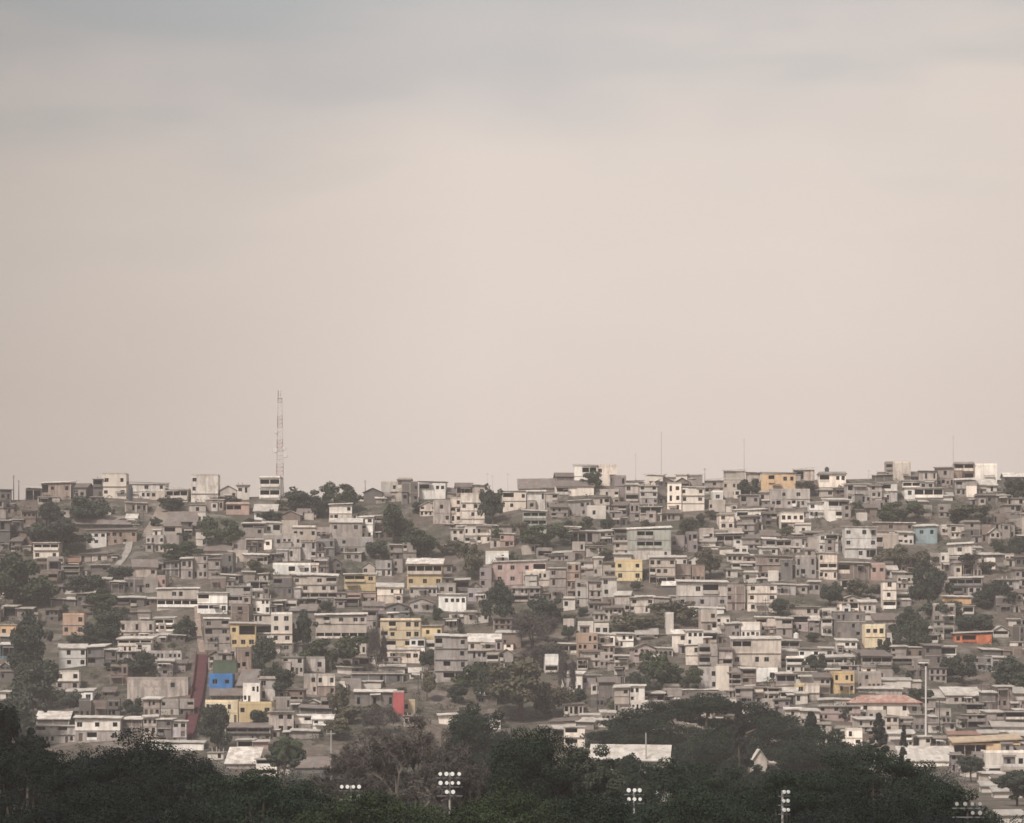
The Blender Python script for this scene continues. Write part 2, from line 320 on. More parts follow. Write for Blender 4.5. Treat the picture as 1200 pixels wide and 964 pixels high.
# ------------------------------------------------------------------ houses
DATA = """T 0 540 5
0 160 65 215 D K o
30 245 85 285 G f o
0 340 58 520 D k L./..
60 335 130 440 G k ./.
150 150 240 215 D k LL
240 118 415 195 B k Lo.o @long brown shed with pale tilted roof on the ridge beside two thin poles|the long brown ridge shed
225 205 350 245 C f LL.
415 125 510 190 D g o.
545 100 600 185 D f L
598 76 740 192 W p o.o/o.o @white cube house with four small windows standing up on the skyline|the white cube on the skyline
740 120 970 220 C K o.o.o
970 155 1100 195 W k LL
355 295 410 345 C p o.
575 270 650 310 W k .
530 205 600 240 G f o.
440 318 760 392 D T - #65
500 395 800 490 B K ..o.
735 235 860 300 G k .o
740 305 800 375 W g .
195 472 345 575 W k LL/o.o @small white two-storey house alone among dark trees, two open bays above two windows|the lone white house among trees
0 545 60 585 G f .
380 568 465 612 O r L @low hut with rusty orange tin roof beside dark trees|the rusty orange roof
370 612 465 680 G f L/L
470 535 690 585 C K d.d.L
530 600 640 650 G k .
780 575 920 680 G T ..o #45
855 595 955 660 C f o.L
855 440 1050 530 G p o...
960 375 1065 435 C f LL.
970 290 1145 400 D T - #90
1120 82 1278 240 C p o.../o..../.... @tall plain beige block rising above the skyline by a pale steep road|the tall beige skyline block
135 728 235 810 D k .
200 793 310 832 D k -
300 823 440 850 D k -
390 742 550 835 W t .o #35
450 770 520 850 G f o
560 680 730 762 G k o.o
730 672 925 770 G p ..o.
920 675 970 740 P p .
680 792 910 845 D k LL.o
920 740 1162 862 C k ..oo../LLLLL @grey house with a long white-framed row of five dark openings under two windows|the house with five dark bays
1157 762 1332 893 W k LL.../LLLo @white-banded two-storey house with long dark verandas|the white-banded veranda house
945 580 1050 670 D K n.n
1060 538 1290 690 G K o..o/...o
0 763 55 805 W t . #30
1110 250 1205 312 C f .
1160 300 1205 370 W p .
650 415 720 470 B f .L
T 240 540 5
90 130 260 205 C g .o
85 180 180 215 D T -
0 220 110 290 B k ..
125 246 260 312 P f LL. @pink-fronted low house with a long barred opening below the skyline|the pink-fronted low house
290 250 420 345 W t o.n #40
320 93 440 187 W f LLL/LLL @white two-storey house with two dark veranda bands at the foot of the lattice mast|the white house under the mast
445 288 560 345 B g -
730 245 862 352 W k ..
915 188 1060 242 W g L.
930 155 1040 195 D g -
1040 125 1250 240 G p ..../....
1130 103 1212 158 C f LL
220 358 350 445 G k LLL/...
350 348 545 425 W k oL..o
515 383 650 462 C f oo.o @pale block house showing three big dark square windows in a row|the three-window pale block house
650 393 745 462 G p oo.
160 450 340 525 G p o.o.o
345 430 560 515 G p o.oo.o
420 500 560 582 G f d.n.
560 468 652 575 G f o.n/..L
0 475 150 548 C T - #50
0 543 100 662 G k .o/..
90 540 165 660 D p .
240 543 370 612 G k LL
735 330 920 465 G g o.o @grey gable-roofed house with two dark windows facing out below the white blank house|the grey gable house
905 320 985 452 W k oo/L./o
985 313 1060 412 C k L/.
650 460 760 552 D p o.n
760 450 985 545 G p ...
820 530 915 582 G k oo
925 578 1095 672 C p o..n
1085 483 1240 572 G k ..L.o
400 603 620 667 W p ..L.o @bright white flat house with a wide dark window and a terrace|the bright white terrace house
620 568 800 662 D g L..
510 662 775 812 C k o.oL/.o.oo/LLL @cream three-storey house with white roof edge and many mixed windows|the cream three-storey house
818 655 1000 757 Y k LLo/... @mustard yellow house with open veranda under a tilted white roof|the mustard veranda house
835 763 1005 830 P f LL/oo
1010 713 1160 832 W t .../... #25
400 680 510 790 D p L.
265 698 375 803 W f L/o
275 803 380 892 W f .o
385 793 535 872 D k LL
470 825 538 872 W p L
500 838 650 900 D T -
540 800 900 850 D f LL.LL
130 728 270 893 G f ..L/LL/LL
225 640 370 702 G k .
100 660 200 722 G k L
930 820 1050 893 D g -
T 480 540 5
55 115 210 222 W K LL.oo @white ridge house with wide dark windows and a grey roof|the white ridge house
200 150 330 212 G T - #40
275 120 440 187 G k LL.o
60 233 160 322 C g o.o
140 213 302 362 G p ..
300 193 440 382 C p .../o.oo/.o./... @tall pale concrete house with scattered tiny windows beside a dark tree|the tall pale concrete house
200 353 440 412 D k .oo
250 375 475 478 W k oo.o../o.L.L.o
440 368 600 418 D k -
545 168 682 287 W k LL.o/..
690 170 870 282 G k ..L
665 283 802 432 N k LLL/LLL/... @pale green house with two stacked white balconies among trees|the pale green balcony house
860 62 960 118 D g -
965 18 1097 122 W k .LL/... @white house with pale roof standing highest on the ridge|the highest white house
1095 25 1215 106 C p o..
640 98 850 182 G T - #40
860 108 1080 202 W T L.. #40
930 223 1060 322 G k .o
880 378 1000 452 G k oL
940 403 1190 482 G k LL.oo
955 478 1130 562 C p ...
750 513 950 572 D k LLL
820 540 970 592 G p oo
445 533 580 597 W p .
490 578 800 722 P k oooL/ooo. @pinkish two-storey house under one long white roof|the pinkish long-roofed house
-15 568 190 737 Y t LLLL/o.o.o #35 @large bright yellow house with open upper veranda and white tin roof|the large yellow house
0 735 160 792 C f o.o
410 633 480 742 L p o.
675 648 830 737 C p ..o/n
820 598 1000 792 G f oo/n.
985 560 1212 672 C k o.o.o/oo.oo
975 700 1130 842 C p o.o/n
1130 680 1215 852 G f o/o
170 772 330 882 W k .oooo @white house with a row of four dark windows below the large yellow house|the white four-window house
165 720 270 782 C p o
200 688 420 762 L k LL.
340 750 462 822 L p o.L
600 738 765 824 G f noo/L
900 800 970 872 W f o
530 418 612 502 P k .
200 483 320 532 D k -
830 750 980 805 G p o.n
0 800 140 882 D g o
T 720 540 5
0 88 170 200 L K ..
65 133 142 242 G f o/L
148 138 252 252 C f o.o/o.o/..
90 250 146 352 G p n
150 262 275 352 G f LL
180 74 360 128 W k -
360 72 516 128 W k -
240 88 440 152 B g LLL
310 130 392 302 W p n/n/.
385 145 527 292 W k o.o/o.o/.. @big white house with two pairs of dark windows just under the ridge|the big white house below the ridge
530 100 750 192 D k ...
640 120 740 212 G p oo/.o
575 178 637 237 W p o @tiny white house with one dark window beside the big white house|the tiny one-window house
655 48 855 114 G k -
860 63 1062 172 O K .L.oo @bright orange house with ragged dark roof on the skyline|the orange skyline house
1050 38 1172 112 G k L.
740 193 847 262 G f L.o
850 178 917 242 G f o
1010 168 1147 272 C p .o.
915 168 1010 272 D p ..
555 233 720 302 C k o.o
1140 233 1257 332 W k o.o/o.
715 278 892 352 W k LL.oL
615 308 702 402 G f o./oo
975 303 1112 412 W p oooo/L.o @white house with four small windows in its upper row and an open bay below|the white house with an open bay
1060 368 1152 442 W f .o.
835 403 970 462 C T -
830 438 1150 522 G k .LLdL
850 500 1030 547 C p ..
500 398 750 472 G p ...
590 418 752 492 G k LL
505 448 592 492 W t - #30
520 488 782 542 W k L..oo
80 388 332 575 N k .LL../.LLL./...n @pale green house with wide dark balconies in two bands|the wide green house
0 388 85 482 D k LL
0 470 80 562 G f o
5 583 163 702 Y p o.o/o.o @small yellow house with four dark windows in two rows|the small yellow house
0 538 100 592 W k -
205 558 357 722 C k oo.o/Loo./LLL @cream house with curved white balcony bands on three storeys|the cream balcony house
365 548 512 612 W p .o.o
360 610 530 707 B p ...
330 440 412 522 L p o
660 538 782 590 G k oo
690 593 832 642 W f LLL
965 598 1037 647 W p o
830 548 1042 692 B K .o./d.
1060 558 1182 682 D p n.n
760 648 842 712 W f o.
900 648 962 702 W p -
370 700 662 862 C k ..oLL./o.o.o @wide cream two-storey house with dark upper windows and a row of small ones below|the wide cream house
780 718 952 882 C f o.o/o.o/o.. @tall cream house with paired square windows on three storeys|the tall cream window house
90 788 232 892 C k o.o
235 783 397 832 D k -
0 758 90 892 D g ..
660 728 762 872 B p o../o..
940 718 1060 782 G k ..
1040 698 1202 782 C k .oo
280 700 420 782 D g -
T 960 540 5
0 68 157 152 W f LL.oo @white skyline house carrying a dark water tank|the white tank-topped house
0 150 155 212 G f .oL
165 128 302 252 G k L...
303 138 367 252 C f o/o/o
355 118 457 237 W k LL./.o.
330 74 430 112 D k -
390 8 440 102 G p L/o
435 8 537 112 C p . @blank cream block with no windows on the skyline|the blank cream block
500 58 620 112 D T -
490 108 672 168 W k LLL.o
500 150 727 222 W f oLLL
590 33 790 152 G K ..o.
790 10 907 97 B f LLL/LLL
905 20 1042 97 W p . @big blank white gable wall at the ridge between brown floors and a grey block|the blank white gable
800 103 922 202 G k L../oo
925 100 1042 182 W t . #40
1085 63 1242 222 D g ..
930 183 1112 252 D f .o.
1130 213 1202 262 C f .o
50 218 182 342 W k LL/.LL
230 308 282 352 W p .
150 376 337 572 C k o.oo/o..o/.oL @cream three-storey house with pale roof edge below the white tank-topped house|the cream house under the ridge
0 423 112 532 C f oLL/o.o.
110 428 162 522 W f o/L
0 530 106 692 C k o.../LL
335 353 557 452 B k ..
330 430 467 512 C p L..
565 374 692 482 T k oo @pale teal house with two dark windows under a white roof|the teal house
715 378 767 432 W p o
770 368 872 452 C k L../o.
755 478 897 602 C k .o./.o.
650 543 702 602 G p o
713 543 762 642 W p o/n
790 590 902 672 L f LLL
905 580 952 672 C p .
885 498 952 532 W t - #20
850 518 907 545 W t - #12
980 573 1032 632 W p o @little white box house with one dark window on a dark slope|the little white box house
1000 388 1062 492 C g o/.
950 543 1080 585 D k -
1090 548 1142 592 W p o
1180 508 1222 562 W k .
110 588 292 692 B k LL.o. @brick-red house with white tin roof beside the pink house|the brick-red house
130 690 212 747 W f Lo
300 603 387 697 P p oo @bright pink house with two dark windows|the pink house
385 608 457 682 W g o
430 643 502 692 G k -
480 563 612 652 B k oL
373 693 452 872 W f o/o/L @narrow white three-storey house with one window per storey|the narrow white house
450 768 542 852 W k L
120 818 332 905 C f oL.o
140 788 242 832 C g oo.
750 788 892 842 O k ... @low orange house with pale roof amid dark trees|the low orange house
670 840 797 947 G p o.o/o.o @square grey block house with four windows under the low orange house|the four-window grey cube
760 678 952 782 D k LL
835 713 937 755 W t - #20
840 838 907 902 W k L
1040 688 1172 802 G f oo/.
590 263 662 322 G p o.
700 258 772 332 G p o/o
525 233 632 268 G k -
655 183 782 228 W t - #25
T 0 700 5
20 38 190 108 D k L.L
150 93 222 172 C f .o
0 152 182 240 O f o.o. @orange-brown house cut by the photo edge, above a blue tarpaulin house|the orange-brown edge house
0 240 168 268 D k -
0 266 156 352 Q k LL @turquoise blue house at the photo edge below a white roof|the turquoise edge house
0 378 60 432 D g o
0 425 105 492 G f o.
0 543 55 632 W k .
368 98 492 217 A p ..o/o.o @peach house with three dark windows|the peach house
345 268 502 407 W g .o.o/.o.o @white gabled house with four round dark windows over dark trees|the white gabled house
328 433 462 542 W p o.o/o.o @white box house with four dark windows among dark trees|the white box house
385 543 542 602 W k ..o @low white house with one window at its end|the low white house
510 273 682 402 G k o.o/L.L
703 143 902 252 G p n.n.n
688 233 890 318 C k LLLL
690 310 802 412 D f n.o
710 68 882 152 G f ...
903 113 1017 202 W k L/L
890 203 1082 262 G k .oooo
863 318 1062 402 G p .o.o
745 473 1102 592 G p ....o. @long grey terrace block beside the upper end of the red stairway|the long grey terrace block
840 585 1137 692 G k .o..L
840 690 1092 852 G k ..oo/oL.d
463 598 702 697 G p ...oo
218 673 402 770 D t ... #40 @dark hut with pale curved roof beside the black tree mass|the dark pale-roofed hut
440 698 702 842 W k o.o.o/dL.o @white and yellow house with long white roof edge above the dark treetops|the white and yellow house
205 745 462 852 C f L.L.
713 703 832 802 D k ...
888 858 1192 895 W k -
480 220 700 282 D p ...
T 240 700 5
0 118 142 222 G k o.L/L.o
0 220 150 302 G p ..
148 143 297 297 Y k oLL/ooo @small ochre house with dark veranda beside the white stacked house|the small ochre house
293 148 392 262 W k LL/oo
388 93 512 322 W p oo/oo/oo/.o @white four-storey house with two windows on each storey|the white stacked house
288 93 388 152 C f o.
360 255 517 322 W f o.oo
650 93 947 242 C k .L.o.oo/....../LLLL @long salmon-cream house with balcony band above green treetops|the long salmon-cream house
20 298 272 422 G p o.o.o
48 373 187 447 E p - @dark green panel-fronted house above the bright blue house|the green panel house
25 453 162 532 U p oo @bright blue house with two dark windows beside the red stairway|the bright blue house
188 423 362 542 D T - #60
35 538 212 602 D T - #40
223 508 322 612 W p .o
320 468 412 602 G f o/n.
3 608 192 732 K p o.o
198 618 392 742 Y p o..o @honey yellow house with two dark windows behind a round dark bush|the honey yellow house
398 588 502 652 G p n.
378 663 517 802 G f .oo/.oo @grey two-storey house with four square windows above the palm|the grey four-window house
528 683 747 782 W k .Lo.o
508 783 667 825 G k -
450 343 577 452 C f o.o
580 453 762 572 G p .o.o/...o
593 353 702 432 G p .
588 593 752 652 C k LLL
558 648 742 692 D K -
763 498 822 562 W p o
778 398 862 447 W k -
860 440 1160 502 D f ...
878 498 1032 532 W k -
878 543 1112 652 D k n.n.n @dark house under a white roof band next to the red tower house|the dark white-banded house
1103 553 1167 687 R p - @narrow bright red house standing at the end of a dark house|the red tower house
1160 603 1232 672 K p o
928 678 1112 725 G k -
1018 403 1172 447 W k -
1060 28 1200 112 D g ..
120 738 382 832 D T LL
188 818 372 892 C k L.
T 480 700 5
-172 128 64 300 K f .L.oo/Lo.oo/LL.LL @creamy yellow house with three storeys of dark windows beside an orange annex|the creamy yellow house
-165 300 60 380 C f oo.oo
55 158 187 247 Y f .o.o @orange-yellow annex with two dark windows on the creamy house|the orange-yellow annex
0 240 152 372 W f oLLL/oo.oo
0 408 147 472 W f n.n
148 218 337 492 G k L..o/..o/.L.o/.LLL @tall grey four-storey house with brown roof edge|the tall grey four-storey house
343 213 532 312 C t o.oo #45 @cream house with broad pale tin roof facing out|the broad pale-roofed house
335 305 452 422 G f .o/.LL
450 298 607 417 C f LL..
508 208 712 245 D k -
540 228 652 302 B p n..
618 338 832 402 G f .o.o.
793 338 872 442 W p ../L
873 263 992 332 D k LL
985 213 1102 362 A p .n/..
985 143 1167 217 W k o.oo
1060 208 1202 342 W k Loo/oo
888 438 1012 552 W k ..
1063 503 1132 562 W p oo
1010 448 1122 522 L f o.o
1110 468 1202 602 D T -
388 563 512 625 D k o. @lone small hut with pale roof on bare ground above the dark trees|the lone slope hut
173 678 277 742 W k - @small white-roofed hut at the edge of the dark treetops|the small treetop hut
1000 663 1202 732 W k ..ooo
830 718 1200 765 W k -
760 752 912 832 D k LL
908 752 1027 882 W f LL./LL. @white two-storey building with dark window bands at the treeline|the white treeline building
232 80 462 147 C f ..o.o
T 720 700 5
0 203 112 292 C k .no
128 183 252 242 W t LL #35
113 268 242 372 L g oo
233 288 342 352 W k oo
210 338 292 402 W p o
338 183 522 322 C k .ooo/.n..
520 198 602 272 D k L
440 60 642 102 W k -
508 75 602 202 C p .
303 93 347 212 W p - @narrow white blank tower above a green tree|the narrow white tower
658 143 852 232 G k ...
828 108 962 212 C k L.
1040 103 1202 202 L f LL.L
1040 48 1202 112 C f ..oo
690 233 977 402 C k LL.../o.oo. @wide pale two-storey house with long white roof edge|the wide pale house
965 243 1087 312 D k LLL
990 293 1202 382 W k .o.o
1008 350 1112 442 W f LLL
490 268 692 402 G k LL.../LL.LL
418 268 500 392 C k .o/..
488 413 602 542 G p o.o/..o
595 398 672 557 W p - @blank pale tower block without windows beside a broad umbrella tree|the blank pale tower
670 408 832 552 G k LLL/LL.
788 418 957 492 W p ..o @white slab-fronted house with one small window|the white slab house
950 438 1062 512 D k LLL
790 518 902 602 W f o.o
900 523 1067 602 C f LLL
1058 428 1182 502 W f o..
1063 508 1122 562 Y p o @tiny yellow house front with one window|the tiny yellow front
1120 508 1202 602 C p ..
1063 558 1132 622 W f o
378 538 602 582 W k -
0 498 177 662 C k .oo./....
130 543 292 622 D k LLL
98 608 197 682 W p oo
0 333 82 422 G k LL
0 398 62 502 W f L
-140 877 315 1195 W t - #75 @long low white roof lying among the treetops|the long white treetop roof
1000 628 1202 742 C k ..L.
888 348 1002 392 D f LL
T 960 700 5
0 288 82 352 W k .o
105 243 222 332 W k .oo
100 88 272 242 D p o.o/...
268 163 387 292 K p ooo/.o @cream-yellow house with three small upper windows|the cream-yellow house
380 213 427 282 W p o
15 68 102 122 W p o
15 118 77 222 W f L/o
215 83 327 132 W k -
325 93 447 157 G T -
420 278 607 352 G k ..o.o
430 350 600 392 D f LLL
540 172 707 217 D k -
595 213 697 272 W f LLL
620 273 717 392 D K .
713 278 802 382 W k LL/o.
790 198 1012 267 V k oLL.. @vivid orange-red house under a white roof|the orange-red house
1018 163 1112 232 W g L
1110 118 1192 167 W k .
1118 253 1197 302 W f .
958 308 1067 345 D k -
1008 343 1112 422 G k o
870 348 1012 432 D p ..
245 308 432 402 D T LL #35
30 343 202 397 B k LLL
40 393 232 482 W k LLo
88 438 207 562 Y p oo/..
340 428 432 482 G p o
363 473 537 515 W t - #35
228 440 362 542 D p ..
200 518 482 562 G t - #35
180 570 592 682 W h .o.d.oo #45 @white house under a shallow red tile hip roof|the red-tiled house
0 588 192 642 C k -
0 630 242 722 P f o.o.o.
388 680 622 782 C f o.../o.o...
640 728 802 787 W f .o.o
698 658 772 742 C p .
408 788 547 872 W k .L
588 803 742 867 W k .LL.
640 543 742 612 W t -
743 528 952 622 C t .oooo #45 @cream house with broad white roof and four dark openings beside the tall pale pole|the cream house by the pole
958 513 1132 652 D k ...
1050 568 1142 642 W p o
860 618 962 682 D f LL
1138 528 1202 602 W t . #30
985 663 1202 762 G k .LLL
1018 728 1202 785 W t - #40
758 788 942 835 W r - #35 @low shed with terracotta red roof patches|the terracotta shed roof
940 788 1042 825 W t - #25
T 900 800 4
870 265 1182 347 O k LLL..L @orange-fronted low house under a long tan roof|the long tan-roofed house
1020 323 1202 412 W p ....o @plain white wall house with one arched dark window|the plain white-walled house
1090 388 1202 452 C p ..
928 413 1022 440 W k -
1010 418 1112 472 C k .
1060 438 1202 502 D g -
1003 468 1112 512 W t - #30
1060 503 1192 537 W t - #25
568 228 682 292 W k .L
610 303 880 392 W t - #40
1090 618 1202 656 W t - #30
368 218 442 332 C p n./.o
0 383 62 412 W k -
T 600 800 4
1126 310 1196 532 C g ././. #50 @tiny white pointed gable showing among the dark trees below the umbrella tree|the tiny pointed shed
T 0 800 4
973 322 1047 358 W f .
1060 308 1205 402 G t - #35
T 300 800 4
0 353 97 442 W f L/L
180 353 342 422 D T - #30
"""
def parse():
    out = []; ox = oy = 0; k = 5.0
    for ln in DATA.strip().splitlines():
        lab = ref = None
        if '@' in ln:
            ln, t = ln.split('@', 1); lab, ref = [x.strip() for x in t.split('|')]
        w = ln.split()
        if w[0] == 'T' and len(w) == 4: ox, oy, k = float(w[1]), float(w[2]), float(w[3]); continue
        rh = None
        if w[-1].startswith('#'): rh = float(w[-1][1:]) / k; w = w[:-1]
        u0, v0, u1, v1 = [float(x) for x in w[:4]]
        out.append(dict(x0=ox + u0 / k, y0=oy + v0 / k, x1=ox + u1 / k, y1=oy + v1 / k, col=w[4], roof=w[5], rows=('' if w[6] == '-' else w[6]), rh=rh, label=lab, ref=ref))
    return out
H = parse()

def wall_front(mb, W, Ht, holes, m, y=0.0, split=-9.0, m2=None):
    """front wall with real openings; HOLES: (x0, x1, z0, z1, depth)"""
    xc = sorted({0.0, W} | {h[0] for h in holes} | {h[1] for h in holes})
    zc = sorted({-2.5, 0.0, Ht} | ({split} if m2 else set()) | {h[2] for h in holes} | {h[3] for h in holes})
    for i in range(len(xc) - 1):
        j = 0
        while j < len(zc) - 1:
            x, z = (xc[i] + xc[i + 1]) / 2, (zc[j] + zc[j + 1]) / 2
            if not any(h[0] < x < h[1] and h[2] < z < h[3] for h in holes):
                j2 = j
                while j2 + 1 < len(zc) - 1:
                    z2 = (zc[j2 + 1] + zc[j2 + 2]) / 2
                    if m2 and (z2 - split) * (z - split) < 0: break
                    if any(h[0] < x < h[1] and h[2] < z2 < h[3] for h in holes): break
                    j2 += 1
                mb.poly([(xc[i], y, zc[j]), (xc[i + 1], y, zc[j]), (xc[i + 1], y, zc[j2 + 1]), (xc[i], y, zc[j2 + 1])], m2 if m2 and z < split else m)
                j = j2
            j += 1
    for x0, x1, z0, z1, d in holes:
        mb.poly([(x0, y, z0), (x0, y + d, z0), (x0, y + d, z1), (x0, y, z1)], m)
        mb.poly([(x1, y, z0), (x1, y, z1), (x1, y + d, z1), (x1, y + d, z0)], m)
        mb.poly([(x0, y, z0), (x1, y, z0), (x1, y + d, z0), (x0, y + d, z0)], m)
        mb.poly([(x0, y, z1), (x0, y + d, z1), (x1, y + d, z1), (x1, y, z1)], m)
        mb.poly([(x0, y + d, z0), (x1, y + d, z0), (x1, y + d, z1), (x0, y + d, z1)], m)

def window_mb(w, h, kind):
    mb = MB()
    if kind == 'L':                                    # dark sheet across a veranda's back, its shade put into the colour
        mb.box(-w / 2 + 0.05, w / 2 - 0.05, -0.08, -0.01, 0.02, h, M_SHADE)
    elif kind == 'd':
        mb.box(-w / 2 + 0.01, w / 2 - 0.01, -0.05, -0.005, 0.01, h - 0.01, M_DOOR)
    else:
        t = 0.05
        mb.box(-w / 2 + t, w / 2 - t, -0.04, -0.005, t, h - t, M_SHADE if kind == 'h' else M_GLASS)
        mb.box(-w / 2 + 0.003, w / 2 - 0.003, -0.06, -0.008, 0.003, t, M_FRAME)
        mb.box(-w / 2 + 0.003, w / 2 - 0.003, -0.06, -0.008, h - t, h - 0.003, M_FRAME)
        mb.box(-w / 2 + 0.003, -w / 2 + t, -0.06, -0.008, t, h - t, M_FRAME)
        mb.box(w / 2 - t, w / 2 - 0.003, -0.06, -0.008, t, h - t, M_FRAME)
        if w > 1.2: mb.box(-0.025, 0.025, -0.06, -0.042, t, h - t, M_FRAME)
    return mb
WCACHE = {}

def house_parts(h, r):
    """local parts of a house: [(name, MB, offset, label)]; x across the front, y into the hill, z up; front wall on y = 0"""
    W, Ht, rhm, d, col, roof = h['W'], h['H'], h['rhm'], h['d'], h['col'], h['roof']
    m = MW[col]; wall = MB(); rf = MB(); parts = []
    rows = [x for x in h['rows'].split('/') if x]
    nr = len(rows); holes = []; win = []; bal = []
    thick = {'k': r.uniform(0.14, 0.3), 'K': 0.2, 't': 0.2, 'T': 0.16, 'f': 0.24, 'p': 0.14}.get(roof, 0.1)
    Hw = Ht - (thick if roof in 'fp' else 0.0)
    if nr:
        if rows and h['H'] / nr > 4.6: rowh = 3.6
        else: rowh = Ht / nr
        ztop = Ht
        for ri, row in enumerate(rows):
            z1 = ztop - ri * rowh; z0 = z1 - rowh
            cw = W / len(row); i = 0
            while i < len(row):
                ch = row[i]
                if ch in 'ol':
                    ww = min(cw * 0.62, 1.3 * r.uniform(0.85, 1.1)); wh = min(rowh * 0.5, 1.35 * r.uniform(0.85, 1.1))
                    zc = z0 + rowh * 0.53; cx = (i + 0.5) * cw + r.uniform(-0.06, 0.06) * cw
                    holes.append((cx - ww / 2, cx + ww / 2, zc - wh / 2, zc + wh / 2, 0.22)); win.append((holes[-1], r.choice('hhg')))
                elif ch == 'n':
                    ww = min(cw * 0.5, 0.85); wh = min(rowh * 0.66, 1.9); zc = z0 + rowh * 0.5; cx = (i + 0.5) * cw
                    holes.append((cx - ww / 2, cx + ww / 2, zc - wh / 2, zc + wh / 2, 0.22)); win.append((holes[-1], 'h'))
                elif ch == 'd':
                    ww = min(cw * 0.6, 1.0); wh = min(rowh * 0.74, 2.1); cx = (i + 0.5) * cw
                    holes.append((cx - ww / 2, cx + ww / 2, max(z0 + 0.06, 0.05), max(z0 + 0.06, 0.05) + wh, 0.2)); win.append((holes[-1], 'd'))
                elif ch == 'L':
                    j = i
                    while j + 1 < len(row) and row[j + 1] == 'L': j += 1
                    x0 = i * cw + 0.16; x1 = (j + 1) * cw - 0.16
                    za, zb = z0 + rowh * 0.14, z1 - rowh * (0.17 if ri or roof in 'fp' else 0.13)
                    holes.append((x0, x1, za, zb, min(1.3, d * 0.3))); win.append((holes[-1], 'L')); bal.append((x0, x1, za, zb))
                    i = j
                i += 1
        # floor slabs between the storeys
        for ri in range(1, nr):
            z = ztop - ri * rowh
            if 0.4 < z < Ht - 1.2 and r.random() < 0.75:
                e = r.choice((0.12, 0.2, 0.35))
                wall.box(-0.02, W + 0.02, -e, -0.003, z - 0.11, z + 0.07, m if r.random() < 0.4 else M_CONC)
    holes = [q for q in holes if q[3] < Hw - 0.05 and q[2] > -2.3]
    win = [q for q in win if q[0] in holes]; bal = [q for q in bal if any(abs(q[2] - g[2]) < 1e-6 and abs(q[0] - g[0]) < 1e-6 for g in holes)]
    split, m2 = -9.0, None
    if nr >= 2 and col in 'WCPKN' and r.random() < 0.4:
        split = Ht - (nr - 1) * rowh; m2 = MW[r.choice('GGCB')]
    elif nr >= 2 and col == 'G' and r.random() < 0.3: split = Ht - rowh; m2 = MW[r.choice('DCL')]
    wall_front(wall, W, Hw, holes, m, split=split, m2=m2)
    # side, back and top of the walls follow the roof
    if roof in 'kKtTr': zb_ = Hw + d * h['slope']
    else: zb_ = Hw
    wall.poly([(0, 0, -2.5), (0, 0, Hw), (0, d, zb_), (0, d, -2.5)], m)
    wall.poly([(W, 0, -2.5), (W, d, -2.5), (W, d, zb_), (W, 0, Hw)], m)
    wall.poly([(W, d, -2.5), (0, d, -2.5), (0, d, zb_), (W, d, zb_)], m)
    wall.poly([(0, 0, Hw), (W, 0, Hw), (W, d, zb_), (0, d, zb_)], m)
    # corner columns of the concrete frame on block houses
    if col in 'GDBL' and W > 5 and r.random() < 0.6:
        n = max(2, int(W / 3.6)); 
        for i in range(n + 1):
            x = i * W / n
            if not any(q[0] - 0.16 < x < q[1] + 0.16 for q in holes):
                wall.box(x - 0.13, x + 0.13, -0.05, -0.004, -2.4, Hw - 0.01, M_CONC, 'b')
    o = 0.45
    if roof in 'kKtTr':
        mt = {'k': M_TINP, 't': M_TINP, 'K': M_TIND, 'T': M_TIND, 'r': M_TINR}[roof]
        if h.get('tan'): mt = M_TINT
        if roof == 't' and col == 'W': mt = M_TINW
        tl = h['tilt']; sl = h['slope']; fo = r.uniform(0.35, 0.8)
        n = 1 if W < 6 else r.choice((1, 2, 2, 3))
        cuts = [-o] + [W * (i + r.uniform(-0.15, 0.15)) / n for i in range(1, n)] + [W + o]
        for i in range(n):
            xa, xb = cuts[i], cuts[i + 1]; f2 = fo + r.uniform(-0.25, 0.25) * (n > 1); dz = (r.uniform(0, 0.14) if n > 1 else 0) + 0.05
            zz = lambda x, y: Hw + 0.02 + thick + dz + y * sl + max(0.0, (x - W / 2) * tl + abs(tl) * W / 2)
            rf.slab([(xa, -f2, zz(xa, -f2)), (xb, -f2, zz(xb, -f2)), (xb, d + 0.2, zz(xb, d + 0.2)), (xa, d + 0.2, zz(xa, d + 0.2))], thick, mt)
    elif roof in 'fp':
        e = 0.5 * r.uniform(0.5, 1.4) if roof == 'f' else 0.04
        rf.slab([(-e * 0.6, -e, Ht), (W + e * 0.6, -e, Ht), (W + e * 0.6, d + 0.1, Ht), (-e * 0.6, d + 0.1, Ht)], thick - 0.004, M_CONC if roof == 'f' or col in 'GDBL' else m)
        if roof == 'p' or r.random() < 0.35:
            ph = 0.5; mm = m if r.random() < 0.7 else M_CONC
            rf.box(0.02, W - 0.02, 0.02, 0.16, Ht + 0.003, Ht + ph, mm); rf.box(0.02, 0.16, 0.163, d - 0.1, Ht + 0.003, Ht + ph, mm); rf.box(W - 0.16, W - 0.02, 0.163, d - 0.1, Ht + 0.003, Ht + ph, mm)
        elif r.random() < 0.5:
            for i in range(r.randint(2, 4)):
                x = r.uniform(0.3, W - 0.5); y = r.uniform(0.2, d - 0.6)
                rf.box(x, x + 0.22, y, y + 0.22, Ht + 0.003, Ht + r.uniform(0.5, 1.3), M_CONC)
    elif roof == 'g':
        mt = M_TINP if col in 'WCKY' or r.random() < 0.4 else M_TIND
        mg = W * 0.5
        sgn = h['gable']
        rr = max(rhm, 0.7)
